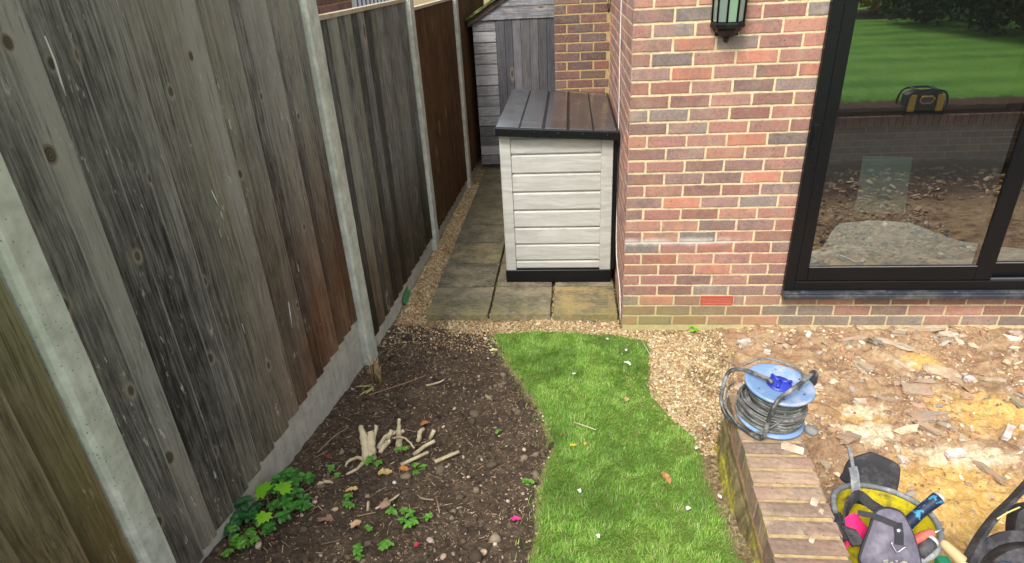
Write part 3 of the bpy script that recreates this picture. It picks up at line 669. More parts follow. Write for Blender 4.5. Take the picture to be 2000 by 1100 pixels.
# far end face + right face + turn across the back (seen in the glass)
vs=[];fs=[]
for i in range(7):
    for z in zs: vs.append((wx(-1.4)+face(-1.4,z)*(1-i/6)+.236*i/6,-1.4+.004*math.sin(z*80),z))
for i in range(6):
    for j in range(NZ-1): fs.append((i*NZ+j,(i+1)*NZ+j,(i+1)*NZ+j+1,i*NZ+j+1))
m.add(vs,fs); m.add([(wx(-1.4)+.236,-1.4,.397),(wx(-3.62)+.236,-3.62,.397),(wx(-3.62)+.236,-3.62,-.15),(wx(-1.4)+.236,-1.4,-.15)],[(0,1,2,3)])
m.build('brick_face',M['mossbrick'],rw)
rb=thing('retaining_wall','long dark brick wall across the garden end, seen in the glass','wall',(3,-3.6,0))
random.seed(32); m=MB(); brickwall(m,(9.,-3.6,-.2),(-1,0,0),(0,1,0),8.6,8,True,None,seed=33,corner=False); m.build('brick_face',brick_mat('grey shaded wall brick',[(0,'4c4644'),(.4,'554c48'),(.7,'403d3d')],.1),rb)
m=MB(); m.box((.4,-3.8,-.3),(9,-3.6035,.4)); m.build('mortar',M['mortar_back'],rb)
m=MB(); x=.36
while x<9: m.rnd(); m.box((x,-3.81,.402),(x+.066,-3.585,.512),.004,.001); x+=.0755
m.build('coping',brick_mat('orange coping brick',[(0,'8a5a40'),(.5,'7b5546'),(.8,'946148')],.2),rb)
# ------------------------------------------------------------------ garden shed
sh=thing('garden_shed','weathered silver grey timber shed with a plank door and mossy felt roof','shed',(-.7,3.76,0))
YS=3.764; m=MB(); m.smooth=False
for k in range(14):
    z0=.03+k*.117; m.rnd()
    if z0>1.62: break
    # shiplap board: slanted face with rebate
    z1=z0+.117; x0,x1=-1.42,-1.165
    m.add([(x0,YS-.006,z0),(x1,YS-.006,z0),(x1,YS,z1-.016),(x0,YS,z1-.016),(x0,YS+.010,z1-.010),(x1,YS+.010,z1-.010),(x0,YS+.010,z1),(x1,YS+.010,z1),(x0,YS+.02,z0),(x1,YS+.02,z0)],[(0,1,2,3),(3,2,5,4),(4,5,7,6),(8,9,1,0)])
m.build('cladding',M['shed_clad'],sh)
m=MB(); x=-1.16
while x<.6:
    m.rnd(); w_=random.uniform(.085,.1); m.box((x,YS-.014,.04),(x+w_-.003,YS+.006,1.655),.002,.0006); x+=w_
m.build('door',M['shed_door'],sh)
m=MB()
zz=1.66; k=0
sl=.575
def zr(x): return 1.69+(x+1.42)*sl if x<-.5 else 1.69+.92*sl-(x+.5)*sl
while zz<2.19:
    m.rnd(); z1=min(zz+.13,2.2); 
    xa=-1.42+max(0,(zz-1.69)/sl); xb=-1.42+max(0,(z1-1.69)/sl); xc=.42-(xa+1.42); xd=.42-(xb+1.42)
    if xd<=xb: break
    m.add([(xa,YS-.026,zz),(xc,YS-.026,zz),(xd,YS-.02,z1),(xb,YS-.02,z1),(xa,YS+.02,zz),(xc,YS+.02,zz)],[(0,1,2,3),(4,5,1,0)]); zz=z1
m.build('gable',M['shed_clad'],sh)
g=G('mossy roof felt'); n=g.noise(scale=16,detail=6,rough=.7); M['felt']=g.done(g.ramp(n,[(.35,'2f3026'),(.5,'4b5526'),(.65,'6f7a35')]),.95,g.bump(n,.8,.015))
m=MB(); 
for (xa,za,xb,zb) in ((-1.49,1.655,-.5,2.225),(-.5,2.225,.5,1.655)):
    N=24; vs=[];fs=[]
    for i in range(N+1):
        q=i/N; x=xa+(xb-xa)*q; z=za+(zb-za)*q
        for yy,dz in ((YS-.075,0),(YS-.075,.035),(YS+2.,.035),(YS+2.,0)): vs.append((x,yy+random.uniform(-.006,.006),z+dz+random.uniform(-.005,.006)))
    for i in range(N):
        for c in range(4): fs.append((i*4+c,i*4+(c+1)%4,(i+1)*4+(c+1)%4,(i+1)*4+c))
    fs+=[(0,3,2,1),(N*4,N*4+1,N*4+2,N*4+3)]; m.add(vs,fs)
m.build('roof',M['felt'],sh)
m=MB().rnd(); 
m.add([(-1.47,YS-.045,1.66),(-1.47,YS-.045,1.60),(-.5,YS-.045,2.165),(-.5,YS-.045,2.22)],[(0,1,2,3)]); m.box((-1.47,YS-.03,1.60),(-1.425,YS+.03,1.66)); m.build('barge_board',plain('dark brown board',(.07,.05,.04),.8),sh)
m=MB().rnd(); m.box((-1.425,YS+.021,0),(.42,YS+.04,1.69)); m.box((-1.425,YS+.04,0),(-1.40,YS+1.9,1.66)); m.build('side_wall',M['shed_door'],sh)
# ------------------------------------------------------------------ storage box
def plast_mat(name,c,c2,rough):
    g=G(name); r=g.attr(); p=g.sep(g.pos)
    v=g.n('VectorMath',{0:g.scale(g.pos,(3.5,3.5,42.)),1:g.comb(g.m_('MULTIPLY',r[0],30.),0.,0.)},operation='ADD')
    v=g.n('VectorMath',{0:v,1:g.scale(g.noise(scale=7.,detail=2,out=1),(.6,.6,2.6))},operation='ADD')
    w1=g.noise(v,1.,3,.5); n=g.noise(scale=6,detail=5,rough=.7)
    col=g.mix(g.rng(w1,.35,.65),c,c2); col=g.mix(g.m_('MULTIPLY',g.rng(n,.5,.75),.3),col,'8d8a80')
    col=g.mix(g.m_('MULTIPLY',g.rng(p[2],.35,.05),.2),col,'7d7a6c')
    return g.done(col,rough,g.bump(w1,.6,.005),0.,.4)
M['beige']=plast_mat('beige woodgrain plastic',"c4c3bc","b1b0a9",.5)
g=G('dark brown lid plastic'); n=g.noise(g.scale(g.pos,(60,5,60)),1.,4,.6); n2=g.noise(scale=5,detail=5,rough=.65); g.set(g.b.inputs['Coat Weight'],.7); g.set(g.b.inputs['Coat Roughness'],.16); M['lid']=g.done(g.mix(g.rng(n2,.4,.7),(.024,.026,.030),(.055,.058,.064)),g.rng(n2,.35,.65,.16,.30),g.bump(n,.3,.0012),0.,1.)
bx=thing('storage_box','beige plastic plank storage box with a dark brown slatted lid beside the house corner','storage box',(-.435,1.3,0))
X0,X1,Y0,Y1=-.832,-.042,.64,1.99
def ztop(x): return 1.163-(x-X0)/(X1-X0)*.043
m=MB().rnd(); m.box((X0-.004,Y0-.006,.0),(X1+.004,Y1,.105),.004); m.build('base',M['black_frame'],bx)
m=MB()
for (xa,xb) in ((X0,X0+.078),(X1-.083,X1)):
    m.rnd(); tz=[ztop(xa),ztop(xb)]; b=.006
    vs=[(xa,Y0+b,.106),(xa+b,Y0,.106),(xb-b*.5,Y0,.106),(xb,Y0+b,.106),(xa,Y0+b,tz[0]),(xa+b,Y0,tz[0]),(xb-b*.5,Y0,tz[1]),(xb,Y0+b,tz[1]),(xa,Y0+.04,.106),(xa,Y0+.04,tz[0]),(xb,Y0+.04,.106),(xb,Y0+.04,tz[1])]
    m.add(vs,[(0,1,5,4),(1,2,6,5),(2,3,7,6),(8,0,4,9),(3,10,11,7),(4,5,6,7)])
    m.build('corner_trim',M['beige'],bx); m=MB()
xa,xb=X0+.079,X1-.084; zl=[.106,.175,.31,.445,.58,.72,.858,.997,1.115]
for k in range(9):
    m=MB().rnd(); z0=zl[k]+.004; z1=(zl[k+1]-.003) if k<8 else None; d=Y0+.010
    ta,tb=(z1,z1) if z1 else (ztop(xa),ztop(xb))
    if k==8: ta-=.002; tb=max(tb-.002,z0+.004)
    c=min(.010,(tb-z0)*.4)
    vs=[(xa,d+.011,z0-.003),(xb,d+.011,z0-.003),(xb,d,z0+c),(xa,d,z0+c),(xa,d,ta-c),(xb,d,tb-c),(xa,d+.012,ta),(xb,d+.012,tb)]
    m.add(vs,[(0,1,2,3),(3,2,5,4),(4,5,7,6)]); m.build('plank',M['beige'],bx)
m=MB().rnd(); vs=[(X0+.01,Y0+.03,.06),(X1-.01,Y0+.03,.06),(X1-.01,Y1-.02,.06),(X0+.01,Y1-.02,.06),(X0+.01,Y0+.03,ztop(X0)),(X1-.01,Y0+.03,ztop(X1)),(X1-.01,Y1-.02,ztop(X1)),(X0+.01,Y1-.02,ztop(X0))]
m.add(vs,[(0,1,5,4),(1,2,6,5),(2,3,7,6),(3,0,4,7),(4,5,6,7)]); m.build('body',M['beige'],bx)
m=MB().rnd(); m.box((X1+.001,Y0+.002,.106),(X1+.03,Y0+.05,ztop(X1)+.0),.004); m.box((X1+.005,Y0+.05,.06),(X1+.026,Y1,1.11),.003); m.build('door_trim',M['black_frame'],bx)
# lid: frame and five planks sloping down to the right
LX0,LX1,LY0,LY1=-.848,-.008,.585,2.0
def zl_(x): return 1.216-(x-LX0)/(LX1-LX0)*.052
m=MB().rnd()
def slopebox(m,x0,x1,y0,y1,t,lift=0.,b=.004):
    za,zb=zl_(x0)+lift,zl_(x1)+lift
    vs=[(x0,y0,za-t),(x1,y0,zb-t),(x1,y1,zb-t),(x0,y1,za-t),(x0,y0,za-b),(x1,y0,zb-b),(x1,y1,zb-b),(x0,y1,za-b),(x0+b,y0+b,za),(x1-b,y0+b,zb),(x1-b,y1-b,zb),(x0+b,y1-b,za)]
    m.add(vs,[(3,2,1,0),(0,1,5,4),(1,2,6,5),(2,3,7,6),(3,0,4,7),(4,5,9,8),(5,6,10,9),(6,7,11,10),(7,4,8,11),(8,9,10,11)])
slopebox(m,LX0,LX1,LY0,LY1,.056,-.008,.006); m.build('lid',M['black_frame'],bx)
lw=(LX1-LX0-.012)/5
for k in range(5):
    m=MB().rnd(); a=LX0+.004+k*(lw+.001); slopebox(m,a,a+lw-(.009 if k in(0,3) else .018),LY0+.012,LY1-.004,.012,0.,.003)
    m.build('lid_plank',M['lid'],bx)
for k in range(5):
    m=MB().rnd(); x=LX0+.1+k*.165; m.lathe((x,LY0-.0005,zl_(x)-.034),[(0,0),(.008,.0),(.009,-.002)],8,axis=(0,-1,0)); m.build('peg',M['black_frame'],bx)
m=MB().rnd(); m.lathe((X0+.035,Y0-.0005,.09),[(0,0),(.009,.0),(.01,-.002)],10,axis=(0,-1,0)); m.build('peg',M['black_frame'],bx)
# ------------------------------------------------------------------ wall lantern
lt=thing('wall_lantern','black half octagon wall lantern with frosted green glass panes high on the brick','wall lantern',(.49,-.06,1.9))
cx,cyv=.492,-.012; bk=M['black_frame']
angs=[math.radians(a) for a in (180,216,252,288,324,360)]
def lp(r,a,z,sy=1.15): return (cx+r*math.cos(a),cyv+r*math.sin(a)*sy,z)
R=.082; zb,zt=1.875,2.16
def halfring(m,prof):
    vs=[];fs=[];n=len(angs)
    for (r,z) in prof:
        for a in angs: vs.append(lp(r,a,z))
    for i in range(len(prof)-1):
        for k in range(n-1): fs.append((i*n+k,i*n+k+1,(i+1)*n+k+1,(i+1)*n+k))
    m.add(vs,fs)
m=MB().rnd(); halfring(m,[(.0,1.872),(R+.006,1.872),(R+.008,1.862),(R+.008,1.848),(R-.004,1.842),(R-.01,1.83),(.045,1.805),(.022,1.795),(.012,1.786),(.014,1.778),(.009,1.77),(.0,1.766)])
m.build('base_rim',bk,lt)
m=MB().rnd()
for a in angs: m.tube([lp(R,a,zb-.005),lp(R*1.08,a,zt)],.0055,6)
m.build('glazing_bar',bk,lt)
for k in range(5):
    m=MB().rnd(); a,b=angs[k],angs[k+1]; m.add([lp(R-.003,a,zb),lp(R-.003,b,zb),lp(R*1.08-.003,b,zt),lp(R*1.08-.003,a,zt)],[(0,1,2,3)]); m.build('glass_pane',M['lglass'],lt)
m=MB().rnd(); halfring(m,[(R*1.08,zt),(R*1.22,zt+.002),(R*1.24,zt+.018),(R*.8,zt+.05),(R*.3,zt+.075),(0,zt+.08)]); m.build('roof_cap',bk,lt)
m=MB().rnd(); m.box((cx-.06,-.0115,1.8),(cx+.06,-.0015,2.25),.002); m.build('back_plate',bk,lt)
# white cable on the side wall
m=MB().rnd(); m.tube([(-.004,.84,2.3),(-.005,.82,1.95),(-.006,.79,1.6),(-.005,.735,1.2),(-.006,.69,.8),(-.005,.64,.38),(-.007,.55,.27),(-.005,.3,.2),(-.006,.19,.19),(-.007,.10,.12),(-.006,.05,.01)],.0035,6)
o=m.build('cable',plain('white string',(.75,.74,.70),.6),None,(0,.7,1)); tag(o,'thin white cable running down the narrow side wall to the house corner','cable')
m=MB().rnd(); m.tube([(-.02,1.93,2.3),(-.022,1.94,1.95),(-.03,1.93,1.86),(-.022,1.95,1.80),(-.012,1.93,1.84),(-.015,1.92,2.3)],.004,6)
o=m.build('cable',M['black_frame'],None,(-.02,1.93,2)); tag(o,'short black looped cable hanging in the inner brick corner above the box','cable')
# ------------------------------------------------------------------ neighbour's house beyond the fence
nb=thing('house','neighbouring dark red brick house glimpsed over the fence top','house',(-2.4,2,0))
random.seed(41); m=MB(); brickwall(m,(-2.5,3.0,1.2),(0,-1,0),(1,0,0),4.5,16,True,None,seed=42,corner=False); m.build('wall',brick_mat('dark red brick',[(0,'7a3b33'),(.4,'8a453a'),(.75,'6d342f')],.1),nb)
m=MB(); m.box((-2.7,-1.5,0),(-2.5035,3.0,2.6)); m.build('mortar',M['mortar_back'],nb)
m=MB().rnd(); m.box((-2.72,3.001,1.0),(-2.49,3.07,2.6),.004); m.build('corner_board',plain('white board',(.75,.74,.7),.5),nb)
m=MB().rnd(); m.box((-3.4,3.071,.5),(-3.3,9,3.0)); m.build('wall',plain('dark blue render',(.03,.035,.06),.5),nb)
m=MB(); yy=4.3
while yy<8: m.rnd(); m.box((-3.3,yy,1.0),(-3.285,yy+.10,2.6),.002); yy+=.2
m.build('blind',plain('pale blind slat',(.62,.65,.75),.6),nb)
# ------------------------------------------------------------------ green tag on the gravel board
m=MB().rnd(); f=FX(.43)-.005; m.add([(f,.33,-.0),(f,.52,.03),(f+.02,.5,-.03),(f+.02,.36,-.045),(f+.004,.42,.035)],[(0,3,2,1),(0,1,4)])
o=m.build('plastic_scrap',plain('green plastic',(.06,.22,.08),.5),None,(f,.43,0)); tag(o,'small green plastic scrap caught on the gravel board by the path','plastic scrap')
# ------------------------------------------------------------------ cable reel
random.seed(51)
reel=thing('cable_reel','blue cable reel wound with grey cable in a bent tube stand on the wall end','cable reel',(.455,-1.57,.5))
M['blue']=plain('dusty blue plastic',(.20,.33,.56),.45,0,.25,20,.1,.5,dirt=(.42,.45,.50),dirts=9)
M['bluehub']=plain('deep blue plastic',(.03,.05,.42),.35,0,.2,30,.1,.5)
M['cable']=plain('grey rubber cable',(.13,.135,.125),.5,0,.3,60,.15,.5,dirt=(.34,.34,.30),dirts=25)
M['tubeframe']=plain('scuffed black tube',(.05,.053,.055),.4,0,.3,40,.2,.5,dirt=(.36,.35,.33),dirts=11)
tilt=Vector((.07,-.03,1)).normalized(); c0=Vector((.462,-1.565,.512)); top=c0+tilt*.165
m=MB().rnd(); m.lathe(c0,[(.0,.0),(.128,.0),(.131,.004),(.128,.010),(0,.010)],48,axis=tilt); m.build('lower_flange',M['blue'],reel)
m=MB().rnd(); m.lathe(top,[(.030,.004),(.045,.001),(.052,.004),(.112,.004),(.124,.010),(.130,.008),(.131,.001),(.125,-.006),(.03,-.006)],48,axis=tilt); fl=m.build('upper_flange',M['blue'],reel)
q=Vector((0,0,1)).rotation_difference(tilt)
for k in range(6):
    a=k*1.05+.4; m=MB().rnd()
    r=.095; p_=top+q@Vector((r*math.cos(a),r*math.sin(a),.0065)); m.lathe(p_,[(0,.0008),(.004,.0006),(.0045,-.001)],8,axis=tilt); m.build('flange_hole',M['tubeframe'],fl)
m=MB().rnd(); m.lathe(top,[(0,.018),(.03,.018),(.036,.012),(.044,.012),(.048,.004)],28,axis=tilt)
for k in range(3):
    a=k*2.09; p_=q@Vector((math.cos(a),math.sin(a),0)); m.tube([top+tilt*.016+p_*.004,top+tilt*.02+p_*.045],[.009,.006],8)
m.build('hub',M['bluehub'],reel)
m=MB().rnd(); m.lathe(c0,[(.085,.01),(.085,.155)],32,axis=tilt); m.build('drum',M['tubeframe'],reel)
m=MB(); m.smooth=True
for L in range(3):
    for k in range(13):
        pts=[]; r0=.094+.0085*L; z0=.016+.0105*k; ph=random.uniform(0,6.28); e=random.uniform(0,.006); tl=random.uniform(-.006,.006)
        if L==2 and k>8: continue
        for i in range(40):
            a=2*math.pi*i/40; r=r0+e*math.sin(a+ph)+.0015*math.sin(3*a+ph); z=z0+tl*math.sin(a+ph*2)
            pts.append(c0+q@Vector((r*math.cos(a),r*math.sin(a),z)))
        m.rnd(); m.tube(pts,.0048,6,closed=True)
for k in range(11):   # slack outer turns
    pts=[]; ph=random.uniform(2.2,3.6); r0=random.uniform(.112,.12); e=random.uniform(.006,.026); z0=random.uniform(.012,.09); tl=random.uniform(-.022,.022)
    for i in range(48):
        a=2*math.pi*i/48; r=r0+e*max(0,math.cos(a-ph))**2; z=z0+tl*math.sin(a-ph+1)
        pts.append(c0+q@Vector((r*math.cos(a),r*math.sin(a),max(z,.004))))
    m.rnd(); m.tube(pts,.0048,6,closed=True)
m.build('wound_cable',M['cable'],reel)
m=MB(); m.rnd()
def cat(pts,n=6):
    P=[Vector(p) for p in pts]; P=[P[0]*2-P[1]]+P+[P[-1]*2-P[-2]]; out=[]
    for i in range(1,len(P)-2):
        for k in range(n):
            t=k/n; a,b,c,d=P[i-1],P[i],P[i+1],P[i+2]
            out.append(.5*((2*b)+(c-a)*t+(2*a-5*b+4*c-d)*t*t+(3*b-a-3*c+d)*t**3))
    out.append(P[-2]); return out
m.tube(cat([(.36,-1.47,.70),(.44,-1.44,.715),(.53,-1.455,.70),(.575,-1.50,.69),(.56,-1.56,.685),(.52,-1.62,.66),(.45,-1.69,.59),(.36,-1.70,.54)]),.0045,6)
m.tube(cat([(.315,-1.53,.66),(.30,-1.50,.60),(.29,-1.55,.55),(.32,-1.62,.52)]),.0045,6); m.build('loose_cable',M['cable'],reel)
m=MB().rnd()
m.tube(cat([(.435,-1.60,.705),(.425,-1.585,.712),(.39,-1.55,.712),(.345,-1.50,.70),(.305,-1.475,.67),(.282,-1.50,.62),(.275,-1.52,.56),(.29,-1.56,.518),(.33,-1.62,.512),(.375,-1.682,.512),(.395,-1.705,.53),(.40,-1.715,.60),(.405,-1.718,.66),(.43,-1.70,.705),(.48,-1.665,.72),(.535,-1.625,.732),(.575,-1.585,.735),(.60,-1.555,.725),(.612,-1.535,.70),(.612,-1.53,.64),(.605,-1.53,.55),(.60,-1.53,.512)],7),.0085,10)
m.build('stand',M['tubeframe'],reel)
m=MB().rnd(); m.lathe((.612,-1.532,.655),[(0,.0),(.014,.0),(.018,.01),(.018,.05),(.012,.06),(0,.06)],16); m.build('grip',M['tubeframe'],reel)
m=MB().rnd(); m.lathe((.595,-1.64,.5045),[(0,.018),(.022,.018),(.026,.012),(.026,0)],20,axis=(.15,-.1,1)); o=m.build('plug_cap',plain('dusty grey rubber',(.10,.10,.10),.6,dirt=(.3,.29,.27)),None,(.595,-1.64,.5)); tag(o,'round dusty grey rubber cap lying on the wall beside the cable reel','rubber cap')
# ------------------------------------------------------------------ yellow tub with tools
TC=Vector((.745,-1.985,0)); ta=math.radians(-24)
def TP(x,y,z): return Vector((TC.x+x*math.cos(ta)-y*math.sin(ta),TC.y+x*math.sin(ta)+y*math.cos(ta),z))
tub=thing('tub','yellow flexible tub with a scuffed grey rim holding tools beside the wall coping','tub',(TC.x,TC.y,-.03))
M['yellow']=plain('yellow plastic',(.85,.72,.03),.5,0,.1,20,.1,.4,dirt=(.22,.17,.05),dirts=14)
M['rim']=plain('scuffed grey rim',(.17,.18,.19),.6,0,.3,30,.3,.4,dirt=(.38,.38,.38),dirts=18)
ax_,by_=.165,.165
def tr_(a,z):
    k=.80+.20*(z+.03)/.44; dip=0
    return TP(ax_*k*math.cos(a),by_*k*math.sin(a),z)
N=40; zs_=[-.03,.1,.2,.3,.37,.41]
def rimz(a): return .415+.012*math.sin(2*a+1)-.01*math.cos(a)
m=MB().rnd(); m.smooth=True; vs=[];fs=[]
for ins in (0,.006):
    for z in zs_:
        for k in range(N):
            a=2*math.pi*k/N; zz=z/.41*rimz(a) if z>0 else z; kk=.80+.20*(zz+.03)/.44
            vs.append(TP((ax_*kk-ins)*math.cos(a),(by_*kk-ins)*math.sin(a),zz+(.006 if ins and z<0 else 0)))
nz=len(zs_)
for L in range(2):
    for i in range(nz-1):
        for k in range(N):
            f=(L*nz*N+i*N+k,L*nz*N+i*N+(k+1)%N,L*nz*N+(i+1)*N+(k+1)%N,L*nz*N+(i+1)*N+k); fs.append(f if L==0 else f[::-1])
fs.append(tuple(range(N))[::-1]); fs.append(tuple(nz*N+k for k in range(N))); m.add(vs,fs); m.build('tub_body',M['yellow'],tub)
m=MB().rnd(); m.tube([TP(ax_*1.0*math.cos(a),by_*1.0*math.sin(a),rimz(a)) for a in np.linspace(0,2*math.pi,48,endpoint=False)],.0105,8,closed=True); m.build('rim',M['rim'],tub)
def pad(m,outline,th,base,u,v,nrm,puff=.01,rings=4):
    """quilted pad: outline in (u,v) plane, thickness th"""
    base,u,v,nrm=Vector(base),Vector(u),Vector(v),Vector(nrm); cxx=sum(p[0] for p in outline)/len(outline); cyy=sum(p[1] for p in outline)/len(outline)
    n=len(outline)
    for sgn in (1,-1):
        vs=[];fs=[]
        for r in range(rings+1):
            q=1-r/rings*.999
            for (a,b) in outline:
                h=th/2+puff*(1-q**3)
                vs.append(base+u*(cxx+(a-cxx)*q)+v*(cyy+(b-cyy)*q)+nrm*h*sgn)
        for r in range(rings):
            for k in range(n): f=(r*n+k,r*n+(k+1)%n,(r+1)*n+(k+1)%n,(r+1)*n+k); fs.append(f if sgn>0 else f[::-1])
        m.add(vs,fs)
    vs=[base+u*a+v*b+nrm*th/2 for a,b in outline]+[base+u*a+v*b-nrm*th/2 for a,b in outline]
    m.add(vs,[(k,(k+1)%n,n+(k+1)%n,n+k) for k in range(n)])
def smooth_out(pts,n=5):
    P=[Vector((a,b,0)) for a,b in pts]; N_=len(P); out=[]
    for i in range(N_):
        a,b,c,d=P[i-1],P[i],P[(i+1)%N_],P[(i+2)%N_]
        for k in range(n):
            t=k/n; q_=.5*((2*b)+(c-a)*t+(2*a-5*b+4*c-d)*t*t+(3*b-a-3*c+d)*t**3); out.append((q_.x,q_.y))
    return out
def frame_at(depthdir): pass
# camera-independent frame: pads lean back facing the garden side
uX=Vector((.98,-.05,0)).normalized()
M['greycloth']=plain('mauve grey padded nylon',(.115,.10,.135),.6,0,.25,40,.4,.4,dirt=(.19,.18,.22),dirts=12)
M['edge']=plain('dark grey binding',(.03,.031,.037),.7,0,.2,60,.3,.3)
M['blackcloth']=plain('black webbing',(.035,.033,.036),.65,0,.3,60,.4,.35,dirt=(.10,.095,.10),dirts=14)
pv=Vector((.02,.62,.78)).normalized(); pn=uX.cross(pv).normalized()
kp=thing('knee_pad','mauve grey padded knee pad with a buckle ring leaning at the front of the tub','knee pad',(.70,-2.11,.40))
out=smooth_out([(-.100,-.075),(-.094,-.045),(-.062,.03),(-.045,.075),(-.015,.092),(.03,.084),(.052,.05),(.068,0),(.078,-.06),(.074,-.095),(0,-.11),(-.07,-.10)])
pb=(.695,-2.12,.475)
m=MB().rnd(); m.smooth=True; pad(m,out,.016,pb,uX,pv,pn,.016); m.build('pad',M['greycloth'],kp)
m=MB().rnd(); m.tube([Vector(pb)+uX*a+pv*b for a,b in out],.0065,8,closed=True); m.build('binding',M['edge'],kp)
m=MB().rnd(); P_=lambda a,b,h: Vector(pb)+uX*a+pv*b+pn*h
def strap(m,pts,w,side,th=.003):
    pts=cat(pts,5); vs=[];fs=[]; n=len(pts); sd=Vector(side).normalized()
    for i,p in enumerate(pts):
        t=(pts[min(i+1,n-1)]-pts[max(i-1,0)]).normalized(); s_=(sd-t*sd.dot(t)).normalized(); nn=t.cross(s_)
        for a,b in ((-1,-1),(1,-1),(1,1),(-1,1)): vs.append(p+s_*w/2*a+nn*th/2*b)
    for i in range(n-1):
        for k in range(4): fs.append((i*4+k,i*4+(k+1)%4,(i+1)*4+(k+1)%4,(i+1)*4+k))
    fs+=[(0,1,2,3),(n*4-1,n*4-2,n*4-3,n*4-4)]; m.add(vs,fs)
strap(m,[P_(-.10,.075,.01),P_(-.05,.068,.022),P_(0,.05,.03),P_(.02,.045,.028)],.018,pv)
strap(m,[P_(.012,.055,.026),P_(.012,.02,.030),P_(.01,-.012,.028)],.026,uX); m.build('strap',M['edge'],kp)
m=MB().rnd(); m.lathe(P_(.012,.03,.030),[(0,.004),(.006,.003),(.008,0)],14,axis=pn); m.build('stud',M['alloy'],kp)
m=MB().rnd(); m.tube([P_(a,b,.032) for a,b in smooth_out([(-.012,-.004),(-.006,-.026),(.002,-.034),(.018,-.022),(.030,-.012)],3)][:-3],.0022,6); m.build('ring',M['alloy'],kp)
m=MB(); random.seed(5)
for k in range(16): m.rnd(); a=-.04+random.random()*.07; b=-.062-.012*random.random()-.12*(a+.04)*.3; m.box(P_(a,b,.0235)-Vector((.004,.002,.001)),P_(a,b,.0235)+Vector((.004*random.random()+.002,.002,.003)))
m.build('worn_print',plain('worn cream print',(.42,.40,.33),.7),kp)
# pink cloth
m=MB().rnd(); m.smooth=True; vs=[];fs=[]
for j in range(9):
    for i in range(9):
        u=i/8;v=j/8; vs.append(Vector((.575+.085*u,-2.10+.055*v,.405+.07*v+.02*math.sin(u*5)+.012*math.sin(v*7+u*3)-.03*(u-.5)**2)))
for j in range(8):
    for i in range(8): fs.append((j*9+i,j*9+i+1,(j+1)*9+i+1,(j+1)*9+i))
m.add(vs,fs); o=m.build('cloth',plain('hot pink cloth',(.80,.02,.16),.7),None,(.61,-2.07,.42)); tag(o,'hot pink cloth tucked in the tub beside the knee pad','cloth')
# black flap behind the tub
fu=Vector((.95,-.28,0)).normalized(); fv=Vector((.06,.35,.94)).normalized(); fnn=fu.cross(fv).normalized()
out=smooth_out([(-.09,-.06),(-.088,-.03),(-.075,.02),(-.045,.045),(-.01,.066),(.0,.068),(.06,.052),(.085,.038),(.092,.015),(.090,-.05),(.075,-.095),(0,-.09)])
pc=thing('tool_pouch','flat black pouch flap standing behind the yellow tub rim','tool pouch',(.79,-1.8,.3))
m=MB().rnd(); m.smooth=True; pad(m,out,.008,(.785,-1.765,.43),fu,fv,fnn,.003); m.build('flap',M['blackcloth'],pc)
m=MB().rnd(); m.tube([Vector((.785,-1.765,.43))+fu*a+fv*b for a,b in out],.0042,6,closed=True); m.build('binding',M['edge'],pc)
m=MB().rnd(); m.box((.72,-1.80,-.02),(.83,-1.775,.40),.008); m.build('pocket',M['blackcloth'],pc)
# strap bundle on the left of the tub
sb=thing('strap_bundle','dusty black webbing straps looped over the left of the tub rim','straps',(.60,-1.95,.42))
m=MB().rnd(); strap(m,[(.672,-1.845,.52),(.676,-1.86,.50),(.674,-1.895,.465),(.670,-1.92,.44)],.030,(1,0,0),.005)
strap(m,[(.668,-1.795,.57),(.670,-1.825,.545),(.672,-1.846,.52)],.012,(1,0,0),.007)
m.build('buckle_strap',M['rim'],sb)
m=MB().rnd(); strap(m,[(.575,-2.055,.455),(.59,-2.02,.47),(.615,-1.985,.49),(.655,-1.955,.495),(.69,-1.975,.475),(.73,-2.0,.46)],.034,(.1,.5,.8),.008)
strap(m,[(.60,-1.99,.47),(.63,-1.955,.47),(.68,-1.945,.46),(.73,-1.97,.44),(.76,-2.0,.43)],.03,(.2,.3,.9),.007)
strap(m,[(.588,-2.02,.465),(.585,-2.05,.455),(.592,-2.09,.45),(.60,-2.12,.44)],.042,(1,.1,0),.008)
strap(m,[(.566,-2.01,.462),(.562,-2.05,.45),(.57,-2.10,.44)],.03,(.6,.1,.6),.007); m.build('webbing',M['blackcloth'],sb)
# tools
def tool(name,label,cat_,segs):
    t=thing(name,label,cat_,segs[0][1][0])
    for nm,pts,r,mt in segs:
        m=MB().rnd(); m.tube(cat(pts,4) if len(pts)>2 else pts,r if not hasattr(r,'__len__') else list(np.interp(np.linspace(0,1,len(cat(pts,4)) if len(pts)>2 else len(pts)),np.linspace(0,1,len(r)),r)),14); m.build(nm,mt,t)
    return t
g=G('blue black rubber grip'); n=g.noise(scale=50,detail=3); M['grip']=g.done(g.mix(g.rng(n,.56,.62),'1a2740','3a86a8'),.45,g.bump(n,.3,.003))
cream=plain('pale plastic end',(.62,.62,.58),.5,dirt=(.35,.33,.3)); wood=plain('pale turned wood',(.62,.47,.24),.55,0,.3,9,.1); red=plain('red rubber',(.55,.10,.07),.5,dirt=(.4,.25,.2))
tool('hammer','hammer standing head down in the tub with a blue black rubber grip','hammer',[('grip',[(.80,-2.01,.41),(.86,-1.975,.445),(.923,-1.944,.48)],[.021,.019,.022],M['grip']),('butt',[(.9245,-1.9435,.481),(.932,-1.94,.485)],[.022,.019],cream),('shaft',[(.72,-2.05,.37),(.799,-2.0105,.4095)],.011,M['tubeframe'])])
tool('screwdriver','red handled screwdriver lying across the tub rim','screwdriver',[('handle',[(.785,-2.085,.415),(.825,-2.07,.43),(.862,-2.058,.44)],[.014,.018,.013],red),('shank',[(.863,-2.058,.44),(.90,-2.045,.443)],.004,M['alloy'])])
